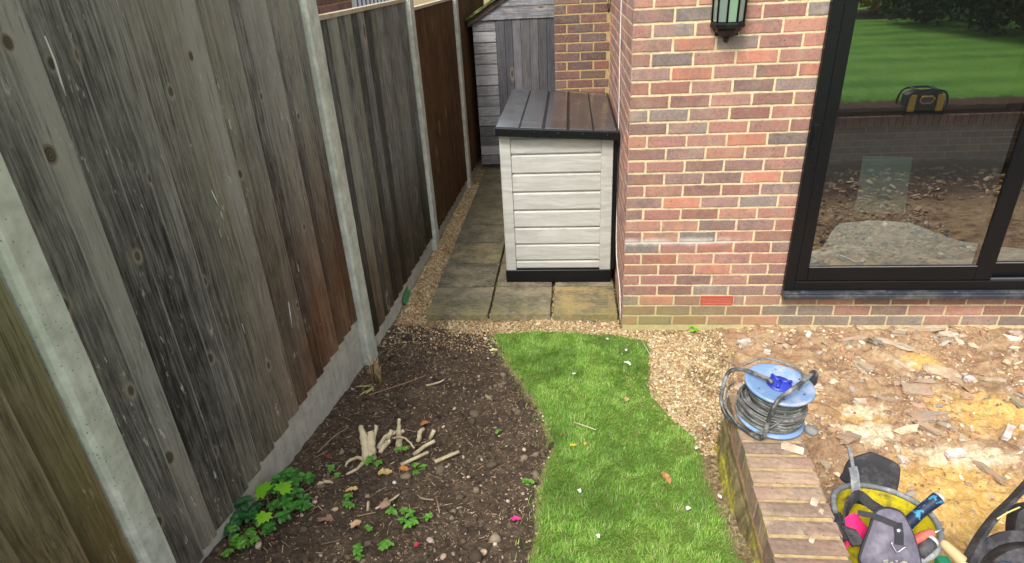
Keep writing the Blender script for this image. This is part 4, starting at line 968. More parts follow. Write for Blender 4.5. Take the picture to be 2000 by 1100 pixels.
tool('torch','short black torch with a white end beneath the red handle','torch',[('barrel',[(.79,-2.125,.405),(.845,-2.085,.425)],.021,M['blackcloth']),('lens',[(.8455,-2.0846,.4252),(.855,-2.078,.428)],[.021,.019],cream)])
tool('chisel','pale turned wooden handle of a chisel with a green ferrule','chisel',[('handle',[(.882,-2.077,.42),(.890,-2.09,.418),(.915,-2.145,.41),(.94,-2.20,.40)],[.010,.016,.020,.017],wood)])
m=MB().rnd(); m.box((.862,-2.24,.27),(.90,-2.10,.385),.004); o=m.build('box',plain('green box plastic',(.02,.20,.11),.5),None,(.88,-2.17,.33)); tag(o,'small green box beside the wooden handle in the tool tub','box')
# black harness bag at the right edge
bg_=thing('tool_bag','black nylon tool bag with long straps at the lower right corner','tool bag',(1.02,-2.05,.1))
m=MB().rnd(); m.smooth=True; pad(m,smooth_out([(-.14,-.09),(-.15,.0),(-.1,.09),(0,.13),(.14,.12),(.18,.0),(.16,-.1),(0,-.12)]),.1,(1.14,-2.13,.29),(1,0,0),(0,.62,.78),(0,-.78,.62),.05); m.build('bag_body',M['blackcloth'],bg_)
m=MB().rnd(); strap(m,[(.915,-2.16,.42),(1.01,-2.06,.43),(1.115,-1.964,.43),(1.21,-1.89,.43),(1.34,-1.78,.42)],.04,(.3,-.5,.8),.012)
strap(m,[(.94,-2.17,.41),(.975,-2.12,.42),(1.056,-2.069,.43),(1.149,-2.055,.435),(1.28,-2.07,.43)],.034,(0,.6,.8),.01); m.build('strap',M['blackcloth'],bg_)
m=MB().rnd(); m.smooth=True; pad(m,smooth_out([(-.05,-.07),(-.05,.04),(0,.08),(.08,.1),(.1,-.02),(.05,-.08)]),.05,(1.25,-1.95,.36),(.95,-.2,0),(0,.5,.86),(0,-.86,.5),.02); m.build('side_pocket',M['blackcloth'],bg_)
m=MB().rnd(); m.tube(cat([(1.086,-2.006,.455),(1.13,-1.985,.465),(1.177,-1.965,.47)]),.0028,6); m.build('cord',plain('yellow cord',(.65,.55,.2),.6),bg_)
m=MB().rnd(); m.lathe((1.045,-2.17,.375),[(0,.04),(.03,.04),(.04,.03),(.042,-.05)],24,axis=(-.3,-.2,1)); m.build('flask_cap',plain('blue grey steel',(.10,.13,.2),.25,.6),bg_)
# radio on the far wall (seen in the glass)
rd=thing('radio','yellow and black radio in a roll cage on the far garden wall, seen in glass','radio',(3.5,-3.72,.512))
yl=plain('radio yellow plastic',(.75,.52,.05),.4)
m=MB().rnd(); m.box((3.31,-3.80,.53),(3.69,-3.62,.755),.035); m.build('case',M['black_frame'],rd)
for s_ in (-1,1):
    m=MB().rnd(); m.box((3.5+s_*.145-.035,-3.62,.55),(3.5+s_*.145+.035,-3.598,.73),.008); m.build('speaker_trim',yl,rd)
m=MB().rnd(); m.tube([(3.43,-3.607,.67),(3.45,-3.607,.71),(3.55,-3.607,.71),(3.58,-3.607,.69),(3.55,-3.607,.64),(3.46,-3.607,.64)],.010,6,closed=True); m.build('display_trim',yl,rd)
m=MB().rnd(); m.box((3.455,-3.617,.65),(3.55,-3.606,.70),.002); m.build('display',plain('dim blue display',(.08,.08,.35),.3),rd)
for yy in (-3.81,-3.6):
    m=MB().rnd(); m.tube(cat([(3.31,yy,.53),(3.29,yy,.64),(3.32,yy,.74),(3.40,yy,.775),(3.60,yy,.775),(3.68,yy,.74),(3.71,yy,.64),(3.69,yy,.53)]),.012,8); m.build('roll_bar',M['black_frame'],rd)
for x_,z_ in ((3.4,.775),(3.6,.775),(3.3,.524),(3.7,.524)): m=MB().rnd(); m.tube([(x_,-3.81,z_),(x_,-3.6,z_)],.012,8); m.build('cross_bar',M['black_frame'],rd)
# ------------------------------------------------------------------ scatter
def gz(x,y):
    x=np.asarray(x,float);y=np.asarray(y,float)
    i=np.clip(np.searchsorted(gx,x)-1,0,len(gx)-2);j=np.clip(np.searchsorted(gy,y)-1,0,len(gy)-2)
    u=(x-gx[i])/(gx[i+1]-gx[i]);v=(y-gy[j])/(gy[j+1]-gy[j])
    return Z[j,i]*(1-u)*(1-v)+Z[j,i+1]*u*(1-v)+Z[j+1,i]*(1-u)*v+Z[j+1,i+1]*u*v
def gsamp(A,x,y):
    i=np.clip(np.searchsorted(gx,x)-1,0,len(gx)-2);j=np.clip(np.searchsorted(gy,y)-1,0,len(gy)-2); return A[j,i]
rs=np.random.RandomState(3)
ph=(1+5**.5)/2
ICO=np.array([(-1,ph,0),(1,ph,0),(-1,-ph,0),(1,-ph,0),(0,-1,ph),(0,1,ph),(0,-1,-ph),(0,1,-ph),(ph,0,-1),(ph,0,1),(-ph,0,-1),(-ph,0,1)])/1.9
ICF=np.array([(0,11,5),(0,5,1),(0,1,7),(0,7,10),(0,10,11),(1,5,9),(5,11,4),(11,10,2),(10,7,6),(7,1,8),(3,9,4),(3,4,2),(3,2,6),(3,6,8),(3,8,9),(4,9,5),(2,4,11),(6,2,10),(8,6,7),(9,8,1)])
def rotm(n,tilt=1.):
    a=rs.rand(n)*6.283; b=(rs.rand(n)-.5)*math.pi*tilt; c=(rs.rand(n)-.5)*math.pi*tilt
    def R(ax,t):
        r=np.zeros((n,3,3)); i,j,k=[(1,2,0),(2,0,1),(0,1,2)][ax]; r[:,i,i]=np.cos(t);r[:,j,j]=np.cos(t);r[:,i,j]=-np.sin(t);r[:,j,i]=np.sin(t);r[:,k,k]=1; return r
    return R(2,a)@R(0,b)@R(1,c)
def stones(name,x,y,size,asp,mat,lift=.3,jit=.25,tilt=.5,smooth=False,z=None):
    n=len(x); s=size[:,None]*np.stack([1+(asp[0]-1)*rs.rand(n),np.ones(n),1-(1-asp[1])*rs.rand(n)],1)
    v=ICO[None]*(1+jit*(rs.rand(n,12,1)-.5)*2)*s[:,None,:]
    v=np.einsum('nij,nkj->nki',rotm(n,tilt),v)
    zz=(gz(x,y) if z is None else z)+s[:,2]*lift
    v=v+np.stack([x,y,zz],1)[:,None,:]
    F=(ICF[None]+12*np.arange(n)[:,None,None]).reshape(-1,3)
    r=np.repeat(rs.rand(n,3),20,axis=0)
    me=fastmesh(name,v.reshape(-1,3),F,mat,rnd=r,smooth=smooth); return stuff(link(name,me))
def flakes(name,x,y,L,W,mat,T=.0015,lift=.004,tilt=.25):
    n=len(x); b=np.array([(-1,-.7,-1),(1,-1,-1),(1,1,-1),(-1,.8,-1),(-.8,-1,1),(1,-.6,1),(.8,.8,1),(-1,1,1)])*.5
    v=b[None]*np.stack([L,W,np.full(n,T)],1)[:,None,:]; v=np.einsum('nij,nkj->nki',rotm(n,tilt),v)+np.stack([x,y,gz(x,y)+lift],1)[:,None,:]
    f=np.array([(0,3,2,1),(4,5,6,7),(0,1,5,4),(1,2,6,5),(2,3,7,6),(3,0,4,7)])
    F=(f[None]+8*np.arange(n)[:,None,None]).reshape(-1,4); me=fastmesh(name,v.reshape(-1,3),F,mat,rnd=np.repeat(rs.rand(n,3),6,axis=0)); return stuff(link(name,me))
def pick(n,x0,x1,y0,y1,f):
    x=rs.uniform(x0,x1,n*1);y=rs.uniform(y0,y1,n*1); k=f(x,y)>rs.rand(len(x)); return x[k],y[k]
def stone_mat(name,stops,rough=.75,dirt='3a2a20',da=.3):
    g=G(name); r=g.attr(); n=g.noise(scale=120,detail=4); c=g.ramp(r[0],stops,const=False); c=g.mix(g.m_('MULTIPLY',g.rng(n,.5,.7),da),c,dirt)
    c=g.n('HueSaturation',{'Color':c,'Value':g.rng(r[1],0,1,.75,1.2)}); return g.done(c,rough,g.bump(n,.4,.003),0.,.3)
M['pebble']=stone_mat('gravel pebble',[(0,'a88c5c'),(.25,'c7b184'),(.45,'94724a'),(.6,'d8caa6'),(.78,'806c54'),(.9,'b28558'),(1,'e8e0cc')])
M['crumb']=stone_mat('soil crumb',[(0,'352c24'),(.5,'534739'),(.85,'756856'),(1,'93856f')],.95)
M['soilpeb']=stone_mat('pale pebble in soil',[(0,'a08d78'),(.3,'c2b098'),(.6,'84725f'),(.8,'ddd2bf'),(1,'a0705a')])
M['chip']=stone_mat('twig litter',[(0,'8a6c50'),(.4,'b09474'),(.7,'6b503c'),(1,'cdb898')],.85)
M['rubble']=stone_mat('clay and mortar rubble',[(0,'9a785c'),(.18,'b8946a'),(.32,'8a6a50'),(.45,'b09c80'),(.58,'cfb488'),(.7,'85756a'),(.8,'dccaa8'),(.88,'b07a54'),(.94,'98928a'),(1,'ece4d6')],.9)
inl=lambda x,y: (sdf(x,y,LAWN)+(fbm(x,y,7,4,3)-.47)*.05+(fbm(x,y,30,2,8)-.37)*.04<0)*1.
def fsoil(x,y): return (sdf(x,y,SOIL)<0)*(sdf(x,y,LAWN)>-.02)*(x>FX(y)+.0)*1.
def fgrav(x,y):
    d=sdf(x,y,GRAV)+(fbm(x,y,8,3,2)-.47)*.08; inside=1-ss(-.03,.02,d)
    return inside*(1-.97*inl(x,y))*(x>FX(y))*(.25+.75*ss(.3,.5,fbm(x,y,5,3,17)) if True else 1)*np.where((x>-1.37)&(x<-.015)&(y>.14),0,1)
x,y=pick(21000,-1.58,.75,-1.5,3.4,lambda x,y:fgrav(x,y)*np.where((x>-.2)|(y<.2),1.,.9)); 
x2,y2=pick(26000,-.1,.72,-1.45,.0,lambda x,y: fgrav(x,y)); x=np.concatenate([x,x2]);y=np.concatenate([y,y2])
x2=rs.uniform(-1.58,-1.365,8000); y2=rs.uniform(.08,3.2,8000); k=x2>FX(y2)+.0; x=np.concatenate([x,x2[k]]);y=np.concatenate([y,y2[k]])
x2=rs.uniform(-1.2,.0,2500); y2=rs.uniform(-.06,.13,2500)+.02*np.sin(x2*9); x=np.concatenate([x,x2]);y=np.concatenate([y,y2])
# joints between slabs
for (xa,xb,ya,yb,nn) in ((-.925,-.905,.14,3.,330),(-.48,-.463,.14,.66,70),(-.022,.0,.14,1.9,120)):
    x=np.concatenate([x,rs.uniform(xa,xb,nn)]);y=np.concatenate([y,rs.uniform(ya,yb,nn)])
print('gravel',len(x)); stones('gravel',x,y,rs.gamma(5,.0008,len(x))+.0016,(1.6,.6),M['pebble'],lift=.35,smooth=True)
x,y=pick(20000,-1.75,-.3,-2.45,.1,lambda x,y:fsoil(x,y)*(.12+.88*ss(.42,.56,fbm(x,y,3.5,3,12)))); stones('soil_crumbs',x,y,rs.gamma(2,.0012,len(x))+.0015,(1.4,.7),M['crumb'],lift=.1,jit=.4)
x,y=pick(4200,-1.75,-.3,-2.45,.12,lambda x,y:fsoil(x,y)*(.25+.75*ss(-.45,.0,y)+.3*ss(.15,.0,sdf(x,y,LAWN)))); stones('soil_pebbles',x,y,rs.gamma(1.6,.0013,len(x))+.001,(1.7,.6),M['soilpeb'],lift=.4,smooth=True)
x,y=pick(5200,-1.75,-.3,-2.45,.1,lambda x,y:fsoil(x,y)*.8); flakes('twig_litter',x,y,rs.gamma(3,.0035,len(x))+.003,rs.uniform(.001,.003,len(x)),M['chip'])
x,y=pick(150,-1.7,-.4,-2.4,-.1,lambda x,y:fsoil(x,y)*(.3+.7*ss(-1.,-1.5,x))); flakes('thin_twigs',x,y,rs.uniform(.02,.075,len(x)),rs.uniform(.0015,.003,len(x)),M['chip'],T=.002,lift=.006,tilt=.12)
x,y=pick(1700,-1.62,-.8,-.42,.14,lambda x,y:fsoil(x,y)*ss(-.42,.05,y)); stones('soil_pebbles',x,y,rs.gamma(4,.0009,len(x))+.0015,(1.6,.6),M['pebble'],lift=.4,smooth=True)
x,y=pick(260,-1.7,-.4,-2.4,-.1,fsoil); stones('soil_clods',x,y,rs.gamma(3,.003,len(x))+.005,(1.4,.6),M['crumb'],lift=.2,jit=.3,smooth=True)
def frub(x,y): return ((x>.36)&(y<.0)&((y>-1.36)|(x>.6)))*(ss(-.05,.06,sdf(x,y,GRAV)+(fbm(x,y,8,3,5)-.47)*.1))
x,y=pick(21000,.36,2.9,-2.4,.0,frub)
k=(fbm(x,y,6,3,77)>.40)&(rs.rand(len(x))>.88*np.clip(gsamp(sand,x,y)+gsamp(pale,x,y),0,1)); x,y=x[k],y[k]
sz=np.clip(rs.gamma(1.4,.0024,len(x))+.0018,0,.020); print('rub',len(x)); stones('rubble',x,y,sz,(2.0,.35),M['rubble'],lift=.3,jit=.4,tilt=.35)
x,y=pick(520,.5,2.9,-2.4,-.02,frub); k=rs.rand(len(x))>.9*np.clip(gsamp(sand,x,y)*1.3,0,1); x,y=x[k],y[k]; stones('rubble',x,y,np.clip(rs.gamma(3,.0035,len(x))+.006,0,.028),(2.2,.3),stone_mat('pale broken mortar',[(0,'b9a488'),(.3,'d0bfa2'),(.5,'a8937c'),(.7,'9d958a'),(.85,'e0d6c4'),(1,'c29a74')],.9,'7a5e4a',.5),lift=.15,jit=.45,tilt=.4)
x,y=pick(1500,.3,5,-3.55,-2.4,lambda x,y:x>.6); stones('rubble',x,y,np.clip(rs.gamma(2,.006,len(x)),.005,.035),(2.0,.4),M['rubble'],jit=.4,tilt=.35)
# ------------------------------------------------------------------ grass blades
def grass(n,x0,x1,y0,y1,hmin,hmax,w,f,name='grass'):
    x,y=pick(n,x0,x1,y0,y1,f); n=len(x); z=gz(x,y)-.003
    h=rs.uniform(hmin,hmax,n)*(.6+.8*fbm(x,y,9,3,44)); a=rs.rand(n)*6.283+0; lean=rs.uniform(.15,1.1,n)
    cl=fbm(x,y,14,2,61)*12; a=a*.55+cl
    dx,dy=np.cos(a),np.sin(a); px,py=-dy,dx; W=w*rs.uniform(.6,1.3,n)
    V=np.zeros((n,7,3)); 
    for k,(t,ww) in enumerate(((0,1),(.4,.9),(.75,.6))):
        bx=x+dx*h*lean*t*t*.8; by=y+dy*h*lean*t*t*.8; bz=z+h*t*(1-.25*lean*t)
        V[:,2*k]=np.stack([bx-px*W*ww/2,by-py*W*ww/2,bz],1); V[:,2*k+1]=np.stack([bx+px*W*ww/2,by+py*W*ww/2,bz],1)
    V[:,6]=np.stack([x+dx*h*lean*.95,y+dy*h*lean*.95,z+h*(1-.32*lean)],1)
    f=np.array([(0,1,3),(0,3,2),(2,3,5),(2,5,4),(4,5,6)]); F=(f[None]+7*np.arange(n)[:,None,None]).reshape(-1,3)
    r=np.stack([rs.rand(n),fbm(x,y,5,3,71),rs.rand(n)],1)
    me=fastmesh(name,V.reshape(-1,3),F,M['grass'],rnd=np.repeat(r,5,axis=0),smooth=False); return stuff(link(name,me))
g=G('grass blade'); r=g.attr(); c=g.ramp(r[0],[(0,'6a9c3c'),(.3,'84b84c'),(.6,'9cca60'),(.82,'b4d47c'),(.93,'d0cc90'),(1,'e0d8ac')])
c=g.mix(g.rng(r[1],.42,.62),c,g.mix(.5,c,'456e24')); c=g.mix(g.rng(r[1],.40,.25),c,g.mix(.25,c,'a8b860')); c=g.n('HueSaturation',{'Color':c,'Value':g.rng(r[2],0,1,.75,1.22),'Saturation':1.07})
df=g.n('BsdfDiffuse',{'Color':c}); tl=g.n('BsdfTranslucent',{'Color':c}); gl=g.n('BsdfGlossy',{'Color':(.5,.55,.45),'Roughness':.45})
ms=g.n('MixShader',{0:.35,1:df,2:tl}); ms=g.n('MixShader',{0:.06,1:ms,2:gl}); g.nt.links.new(ms,g.o.inputs['Surface']); M['grass']=g.m
def fl(x,y):
    d=sdf(x,y,LAWN)+(fbm(x,y,7,4,3)-.47)*.05+(fbm(x,y,30,2,8)-.37)*.04
    e=1-ss(-.07,.015,d); return e*(.75+.25*ss(.3,.5,fbm(x,y,12,3,91)))
grass(150000,-.95,.35,-2.5,.0,.013,.034,.0021,fl)
grass(6000,-.95,.35,-2.4,-.0,.025,.05,.0022,lambda x,y:fl(x,y)*(fbm(x,y,6,3,5)>.48))
grass(2600,-.95,-.3,-2.4,-.1,.015,.035,.0022,lambda x,y:(sdf(x,y,LAWN)<.06)*(sdf(x,y,LAWN)>-.04)*.9)
grass(4200,-.3,.42,-2.2,-.08,.012,.032,.0024,lambda x,y:(sdf(x,y,LAWN)>-.03)*np.exp(-np.maximum(sdf(x,y,LAWN),0)/.05)*(x<.34)*(fbm(x,y,12,3,8)>.4))
# ------------------------------------------------------------------ leaves and plants
def leaf_mat(name,a,b,tr=.3,rough=.4):
    g=G(name); r=g.attr(); n=g.noise(scale=60,detail=3); c=g.mix(r[0],a,b); c=g.mix(g.m_('MULTIPLY',n,.3),c,b)
    d=g.b; g.set(d.inputs['Base Color'],c); g.set(d.inputs['Roughness'],rough); tl=g.n('BsdfTranslucent',{'Color':c}); ms=g.nt.nodes.new('ShaderNodeMixShader'); ms.inputs[0].default_value=tr
    g.nt.links.new(d.outputs[0],ms.inputs[1]); g.nt.links.new(tl,ms.inputs[2]); g.nt.links.new(ms.outputs[0],g.o.inputs['Surface']); return g.m
M['leafdark']=leaf_mat('glossy shrub leaf','1f4a26','447c44',.2,.3); M['leafmid']=leaf_mat('fresh seedling leaf','4a8a2a','7db848',.35,.45); M['leafbright']=leaf_mat('lime maple leaf','7cc428','a4dc3c',.4,.5)
M['stemg']=plain('green stem',(.12,.16,.05),.6); M['twig']=plain('dry twig',(.36,.27,.18),.8,0,.4,50,.3); M['cutwood']=plain('pale cut wood',(.66,.57,.37),.8,0,.3,30,.8,.3,dirt=(.30,.22,.12),dirts=14); M['cutend']=plain('fresh cut end',(.80,.72,.55),.7)
def leaf(m,base,dirv,L,W,droop=.3,n=5,upv=(0,0,1)):
    base=Vector(base); d=Vector(dirv).normalized(); side=d.cross(Vector(upv)); side=side.normalized() if side.length>1e-3 else Vector((1,0,0)); nn=side.cross(d)
    vs=[];fs=[]
    for i in range(n+1):
        t=i/n; w=W*(math.sin(math.pi*min(1,(t**1.15*.93+.05)))**.6); c=base+d*L*t-Vector((0,0,1))*droop*L*t*t
        vs+= [c-side*w/2+nn*w*.18,c,c+side*w/2+nn*w*.18]
    for i in range(n):
        o=3*i; fs+=[(o,o+1,o+4,o+3),(o+1,o+2,o+5,o+4)]
    m.add(vs,fs)
def maple(m,c,d,size,nrm):
    c=Vector(c);d=Vector(d).normalized();nrm=Vector(nrm).normalized(); s=d.cross(nrm).normalized()
    o=[(0,0),(.18,-.12),(.42,-.10),(.36,.10),(.62,.22),(.42,.34),(.50,.56),(.28,.52),(.22,.72),(.10,.70),(0,1.0),(-.10,.70),(-.22,.72),(-.28,.52),(-.50,.56),(-.42,.34),(-.62,.22),(-.36,.10),(-.42,-.10),(-.18,-.12)]
    vs=[c+d*size*.3]+[c+s*a*size+d*b*size-nrm*size*.22*(a*a+ .4*(b-.3)**2)+nrm*random.uniform(-.01,.01)*size for a,b in o]; n=len(o)
    m.add(vs,[(0,1+i,1+(i+1)%n) for i in range(n)])
def shrub(name,label,cat_,base,whorls,mat,group=None,nl=(6,8),LL=(.04,.055),stem=True):
    t=thing(name,label,cat_,base,group); ms_=MB().rnd(); ml=MB()
    for (x,y,z,s_) in whorls:
        if stem: ms_.tube(cat([base,((base[0]+x)/2+random.uniform(-.01,.01),(base[1]+y)/2,base[2]+(z-base[2])*.6),(x,y,z)],4),.0022,5)
        n=random.randint(*nl); a0=random.random()*6
        for k in range(n):
            a=a0+k*6.283/n+random.uniform(-.25,.25); el=random.uniform(.0,.5); ml.rnd(); d=(math.cos(a)*math.cos(el),math.sin(a)*math.cos(el),math.sin(el)); L=random.uniform(*LL)*s_*.82
            leaf(ml,(x,y,z),d,L,L*random.uniform(.6,.75),random.uniform(.1,.45))
    if stem: ms_.build('stem',M['stemg'],t)
    ml.smooth=False; ml.build('leaves',mat,t); return t
random.seed(61)
def W(x,y,h,s=1.): return (x,y,float(gz(x,y))+h,s)
shrub('shrub_seedling','blue green glossy leaved shrub against the concrete board beneath the tall fence','shrub',(-1.66,-1.94,float(gz(-1.66,-1.94))),
  [W(-1.64,-1.93,.10,1.15),W(-1.645,-1.98,.05,1.1),W(-1.60,-1.96,.05,1.),W(-1.645,-2.03,.04,1.0),W(-1.61,-1.90,.04,.9)],M['leafdark'],nl=(6,7))
shrub('shrub_seedling','fresh green bushy shrub spreading over the soil in the lower left','shrub',(-1.54,-1.82,float(gz(-1.54,-1.82))),
  [W(-1.52,-1.72,.07,1.0),W(-1.56,-1.76,.09,1.1),W(-1.50,-1.78,.08,.95),W(-1.58,-1.82,.08,1.),W(-1.50,-1.86,.06,1.),W(-1.45,-1.89,.05,.95),W(-1.41,-1.88,.04,.8),W(-1.47,-1.95,.04,.9),W(-1.53,-1.90,.05,.95),W(-1.47,-1.70,.04,.85),W(-1.55,-1.98,.04,.9),W(-1.60,-1.75,.05,.9),W(-1.50,-2.02,.03,.8),W(-1.53,-1.74,.11,.9),W(-1.47,-1.82,.07,.9),W(-1.55,-1.86,.10,.9),W(-1.44,-1.83,.04,.8),W(-1.56,-1.70,.06,.8),W(-1.48,-1.90,.07,.85)],leaf_mat('mid green shrub leaf','2f6a28','5c9a40',.25,.34))
t=thing('maple_seedling','lime green maple seedling with three lobed leaves over the glossy shrub','seedling',(-1.53,-1.95,float(gz(-1.53,-1.95))))
zb_=float(gz(-1.53,-1.95)); ml=MB(); st=MB().rnd()
for (x,y,z,a,s_) in ((-1.545,-1.90,.115,2.7,.075),(-1.49,-1.90,.12,1.2,.07),(-1.515,-1.985,.09,4.6,.06)):
    ml.rnd(); maple(ml,(x,y,zb_+z),(math.cos(a),math.sin(a),-.1),s_,(.05,-.35,.93)); st.tube([(-1.53,-1.95,zb_),(x,y,zb_+z)],.0014,5)
ml.build('leaves',M['leafbright'],t); st.build('stem',M['stemg'],t)
shrub('weed','small leaved green weed at the foot of the fence in the bottom left corner','weed',(-1.62,-2.1,float(gz(-1.62,-2.1))),[W(-1.64+.13*random.random(),-2.15+.12*random.random(),.01+.03*random.random(),.55) for _ in range(16)],M['leafmid'],nl=(5,7))
SE=[(-1.399,-1.603,.9,3,'spindly seedling in the soil between the bushy shrub and the cut stump'),(-1.252,-1.523,1.2,4,'leafy seedling growing right at the foot of the pale cut stump'),(-1.257,-1.819,.9,3,'seedling with a yellow dead leaf lying at its head'),(-.987,-1.913,1.25,8,'widest clump of seedlings in the middle of the lower soil bed'),(-1.129,-2.004,.7,2,'tiny seedling beside a curled tan leaf'),(-1.03,-2.077,1.0,3,'seedling just below the wide clump'),(-1.092,-2.136,1.0,3,'seedling at the very bottom edge of the picture'),(-1.03,-1.567,.9,3,'dark narrow seedling right of the cut stump'),(-.69,-1.224,.7,2,'faint tiny weed in the upper soil near the lawn edge'),(.478,-.03,1.,4,'yellow green weed in the gravel against the brick wall'),(-.51,-1.659,.9,3,'straggly weed on the boundary of soil and lawn'),(-1.14,-1.40,.8,3,'small sprout among the cut branches')]
for i,(x,y,s_,n,lab) in enumerate(SE):
    z=float(gz(x,y)); sp=.018*n**.5
    shrub('seedling',lab,'seedling',(x,y,z),[W(x+random.uniform(-sp,sp)*(1.8 if n>5 else 1),y+random.uniform(-sp,sp),.012+.02*random.random(),s_*random.uniform(.42,.62)) for _ in range(n)],M['leafmid'] if i!=9 else M['leafbright'],'seedlings in the soil',nl=(4,6))
# cut stump with branch stubs
def gp(x,y,h=0): return (x,y,float(gz(x,y))+h)
t=thing('cut_stump','pale cut shrub stump with sawn off branch stubs in the soil bed','stump',gp(-1.28,-1.42)); random.seed(71)
BRS=[([gp(-1.285,-1.50,.0),gp(-1.295,-1.47,.05),gp(-1.305,-1.44,.095),gp(-1.32,-1.42,.15)],[.024,.021,.018,.013]),
([gp(-1.265,-1.49,.0),gp(-1.272,-1.45,.06),gp(-1.275,-1.42,.13)],[.024,.020,.015]),
([gp(-1.29,-1.50,.01),gp(-1.335,-1.50,.03),gp(-1.36,-1.545,.025),gp(-1.365,-1.56,.01)],[.010,.008,.006,.004]),
([gp(-1.295,-1.52,.01),gp(-1.31,-1.57,.012),gp(-1.345,-1.61,.008)],[.009,.007,.005]),
([gp(-1.25,-1.43,.03),gp(-1.23,-1.37,.06),gp(-1.19,-1.33,.07),gp(-1.15,-1.32,.075)],[.012,.010,.010,.009]),
([gp(-1.17,-1.37,.0),gp(-1.172,-1.34,.05),gp(-1.168,-1.31,.14)],[.017,.015,.008]),
([gp(-1.24,-1.45,.02),gp(-1.215,-1.42,.05),gp(-1.20,-1.41,.07)],[.012,.012,.011]),
([gp(-1.27,-1.44,.07),gp(-1.262,-1.40,.11),gp(-1.255,-1.38,.13)],[.011,.009,.008]),
([gp(-1.22,-1.37,.05),gp(-1.205,-1.34,.09)],[.011,.010]),([gp(-1.20,-1.36,.06),gp(-1.14,-1.37,.06),gp(-1.08,-1.41,.03)],[.006,.005,.004]),
([gp(-1.09,-1.31,.0),gp(-1.08,-1.29,.05),gp(-1.065,-1.275,.06)],[.012,.011,.010]),([gp(-1.035,-1.29,.0),gp(-1.015,-1.27,.04)],[.009,.010])]
for p_,r_ in BRS:
    m=MB().rnd(); P2=cat(p_,5) if len(p_)>2 else [Vector(q) for q in p_]; rr=list(np.interp(np.linspace(0,1,len(P2)),np.linspace(0,1,len(r_)),r_)); rr=[q*random.uniform(.84,1.14) for q in rr]; P2=[q+Vector((random.uniform(-.003,.003),random.uniform(-.003,.003),random.uniform(-.002,.002))) for q in P2]
    m.tube(P2,rr,9); b=m.build('branch',M['cutwood'],t)
    d=(P2[-1]-P2[-2]).normalized(); m=MB().rnd(); m.lathe(P2[-1],[(0,.0015),(rr[-1]*.9,.0012),(rr[-1]*1.02,-.001)],9,axis=d); m.build('cut_end',M['cutend'],b)
def stick(label,pts,r,mat,name='stick',group=None,cat_='stick'):
    m=MB().rnd(); P2=cat(pts,4) if len(pts)>2 else [Vector(p) for p in pts]; m.tube(P2,list(np.linspace(r,r*.8,len(P2))),7); o=m.build(name,mat,None,pts[0]); return tag(o,label,cat_,group)
stick('pale cut branch leaning up right of the stump, the upper of two',[gp(-1.08,-1.44,.005),gp(-1.03,-1.41,.035),gp(-.985,-1.385,.055)],.0105,M['cutwood'])
stick('pale straight cut branch right of the stump, the lower of two',[gp(-1.12,-1.52,.005),gp(-1.00,-1.46,.045)],.0095,M['cutwood'])
stick('lone pale cut branch lying on bare soil between stump and lawn',[gp(-.965,-1.50,.008),gp(-.86,-1.44,.03)],.010,M['cutwood'])
stick('pale forked twig left of the widest seedling clump',[gp(-1.13,-1.86,.008),gp(-1.08,-1.80,.02),gp(-1.06,-1.755,.01)],.005,M['cutwood'])
stick('short upright pale stub beside the forked twig',[gp(-1.165,-1.86,.0),gp(-1.165,-1.835,.035)],.006,M['cutwood'])
stick('bent tan stick in the soil above the wide seedling clump',[gp(-.985,-1.745,.006),gp(-.955,-1.785,.012),gp(-.905,-1.79,.008)],.004,M['twig'])
stick('straight tan stick beside the bent one',[gp(-.90,-1.765,.006),gp(-.865,-1.865,.006)],.0035,M['twig'])
stick('pale curved stick on the soil below the dead stem tuft',[gp(-1.17,-.77,.008),gp(-1.11,-.73,.015),gp(-1.08,-.70,.01)],.006,M['cutwood'])
stick('long thin reddish twig lying across the soil from the dead stem tuft',[gp(-1.50,-.90,.01),gp(-1.40,-.83,.02),gp(-1.28,-.76,.03),gp(-1.20,-.66,.03)],.003,plain('reddish twig',(.34,.2,.12),.7))
stick('short white twig near the top of the soil bed',[gp(-1.26,-.90,.004),gp(-1.245,-.96,.01),gp(-1.235,-1.0,.004)],.004,M['cutwood'])
stick('thin bare twig leaning on the fence foot above the shrub',[gp(-1.55,-1.44,.005),gp(-1.50,-1.33,.03),gp(-1.46,-1.24,.02)],.0028,M['twig'])
stick('straw coloured stalk lying on the lawn',[gp(-.325,-1.18,.035),gp(-.22,-1.25,.035)],.0028,plain('straw',(.6,.55,.35),.7))
stick('long pale grass stalk leaning at the gravel edge of the lawn',[gp(.10,-.22,.05),gp(.15,-.42,.03)],.0022,plain('pale stalk',(.5,.55,.35),.7))
t=thing('dead_stem_tuft','tuft of upright dead tan stems beside the concrete fence post','dead plant',gp(-1.46,-.70)); random.seed(73); m=MB()
for k in range(22):
    a=random.random()*6.28; r0=random.random()*.045; x,y=-1.465+r0*math.cos(a),-.715+r0*math.sin(a); h=random.uniform(.09,.20); m.rnd(); m.tube([gp(x,y,-.005),(x+random.uniform(-.01,.01),y+random.uniform(-.01,.01),float(gz(x,y))+h*.6),(x+random.uniform(-.018,.018),y+random.uniform(-.015,.015),float(gz(x,y))+h)],[.0036,.0032,.0026],6)
m.build('stems',plain('tan dead stem',(.47,.35,.17),.75,0,.3,40,.4,dirt=(.2,.14,.07),dirts=40),t)
m=MB(); 
for k in range(7): m.rnd(); a=random.uniform(2.5,5.2); leaf(m,gp(-1.50+random.uniform(-.05,.03),-.78+random.uniform(-.05,.03),.012),(math.cos(a),math.sin(a),.1),random.uniform(.05,.1),.012,.1)
m.build('leaves',leaf_mat('yellowing leaf','8f9a50','c0b57a',.2,.6),t)
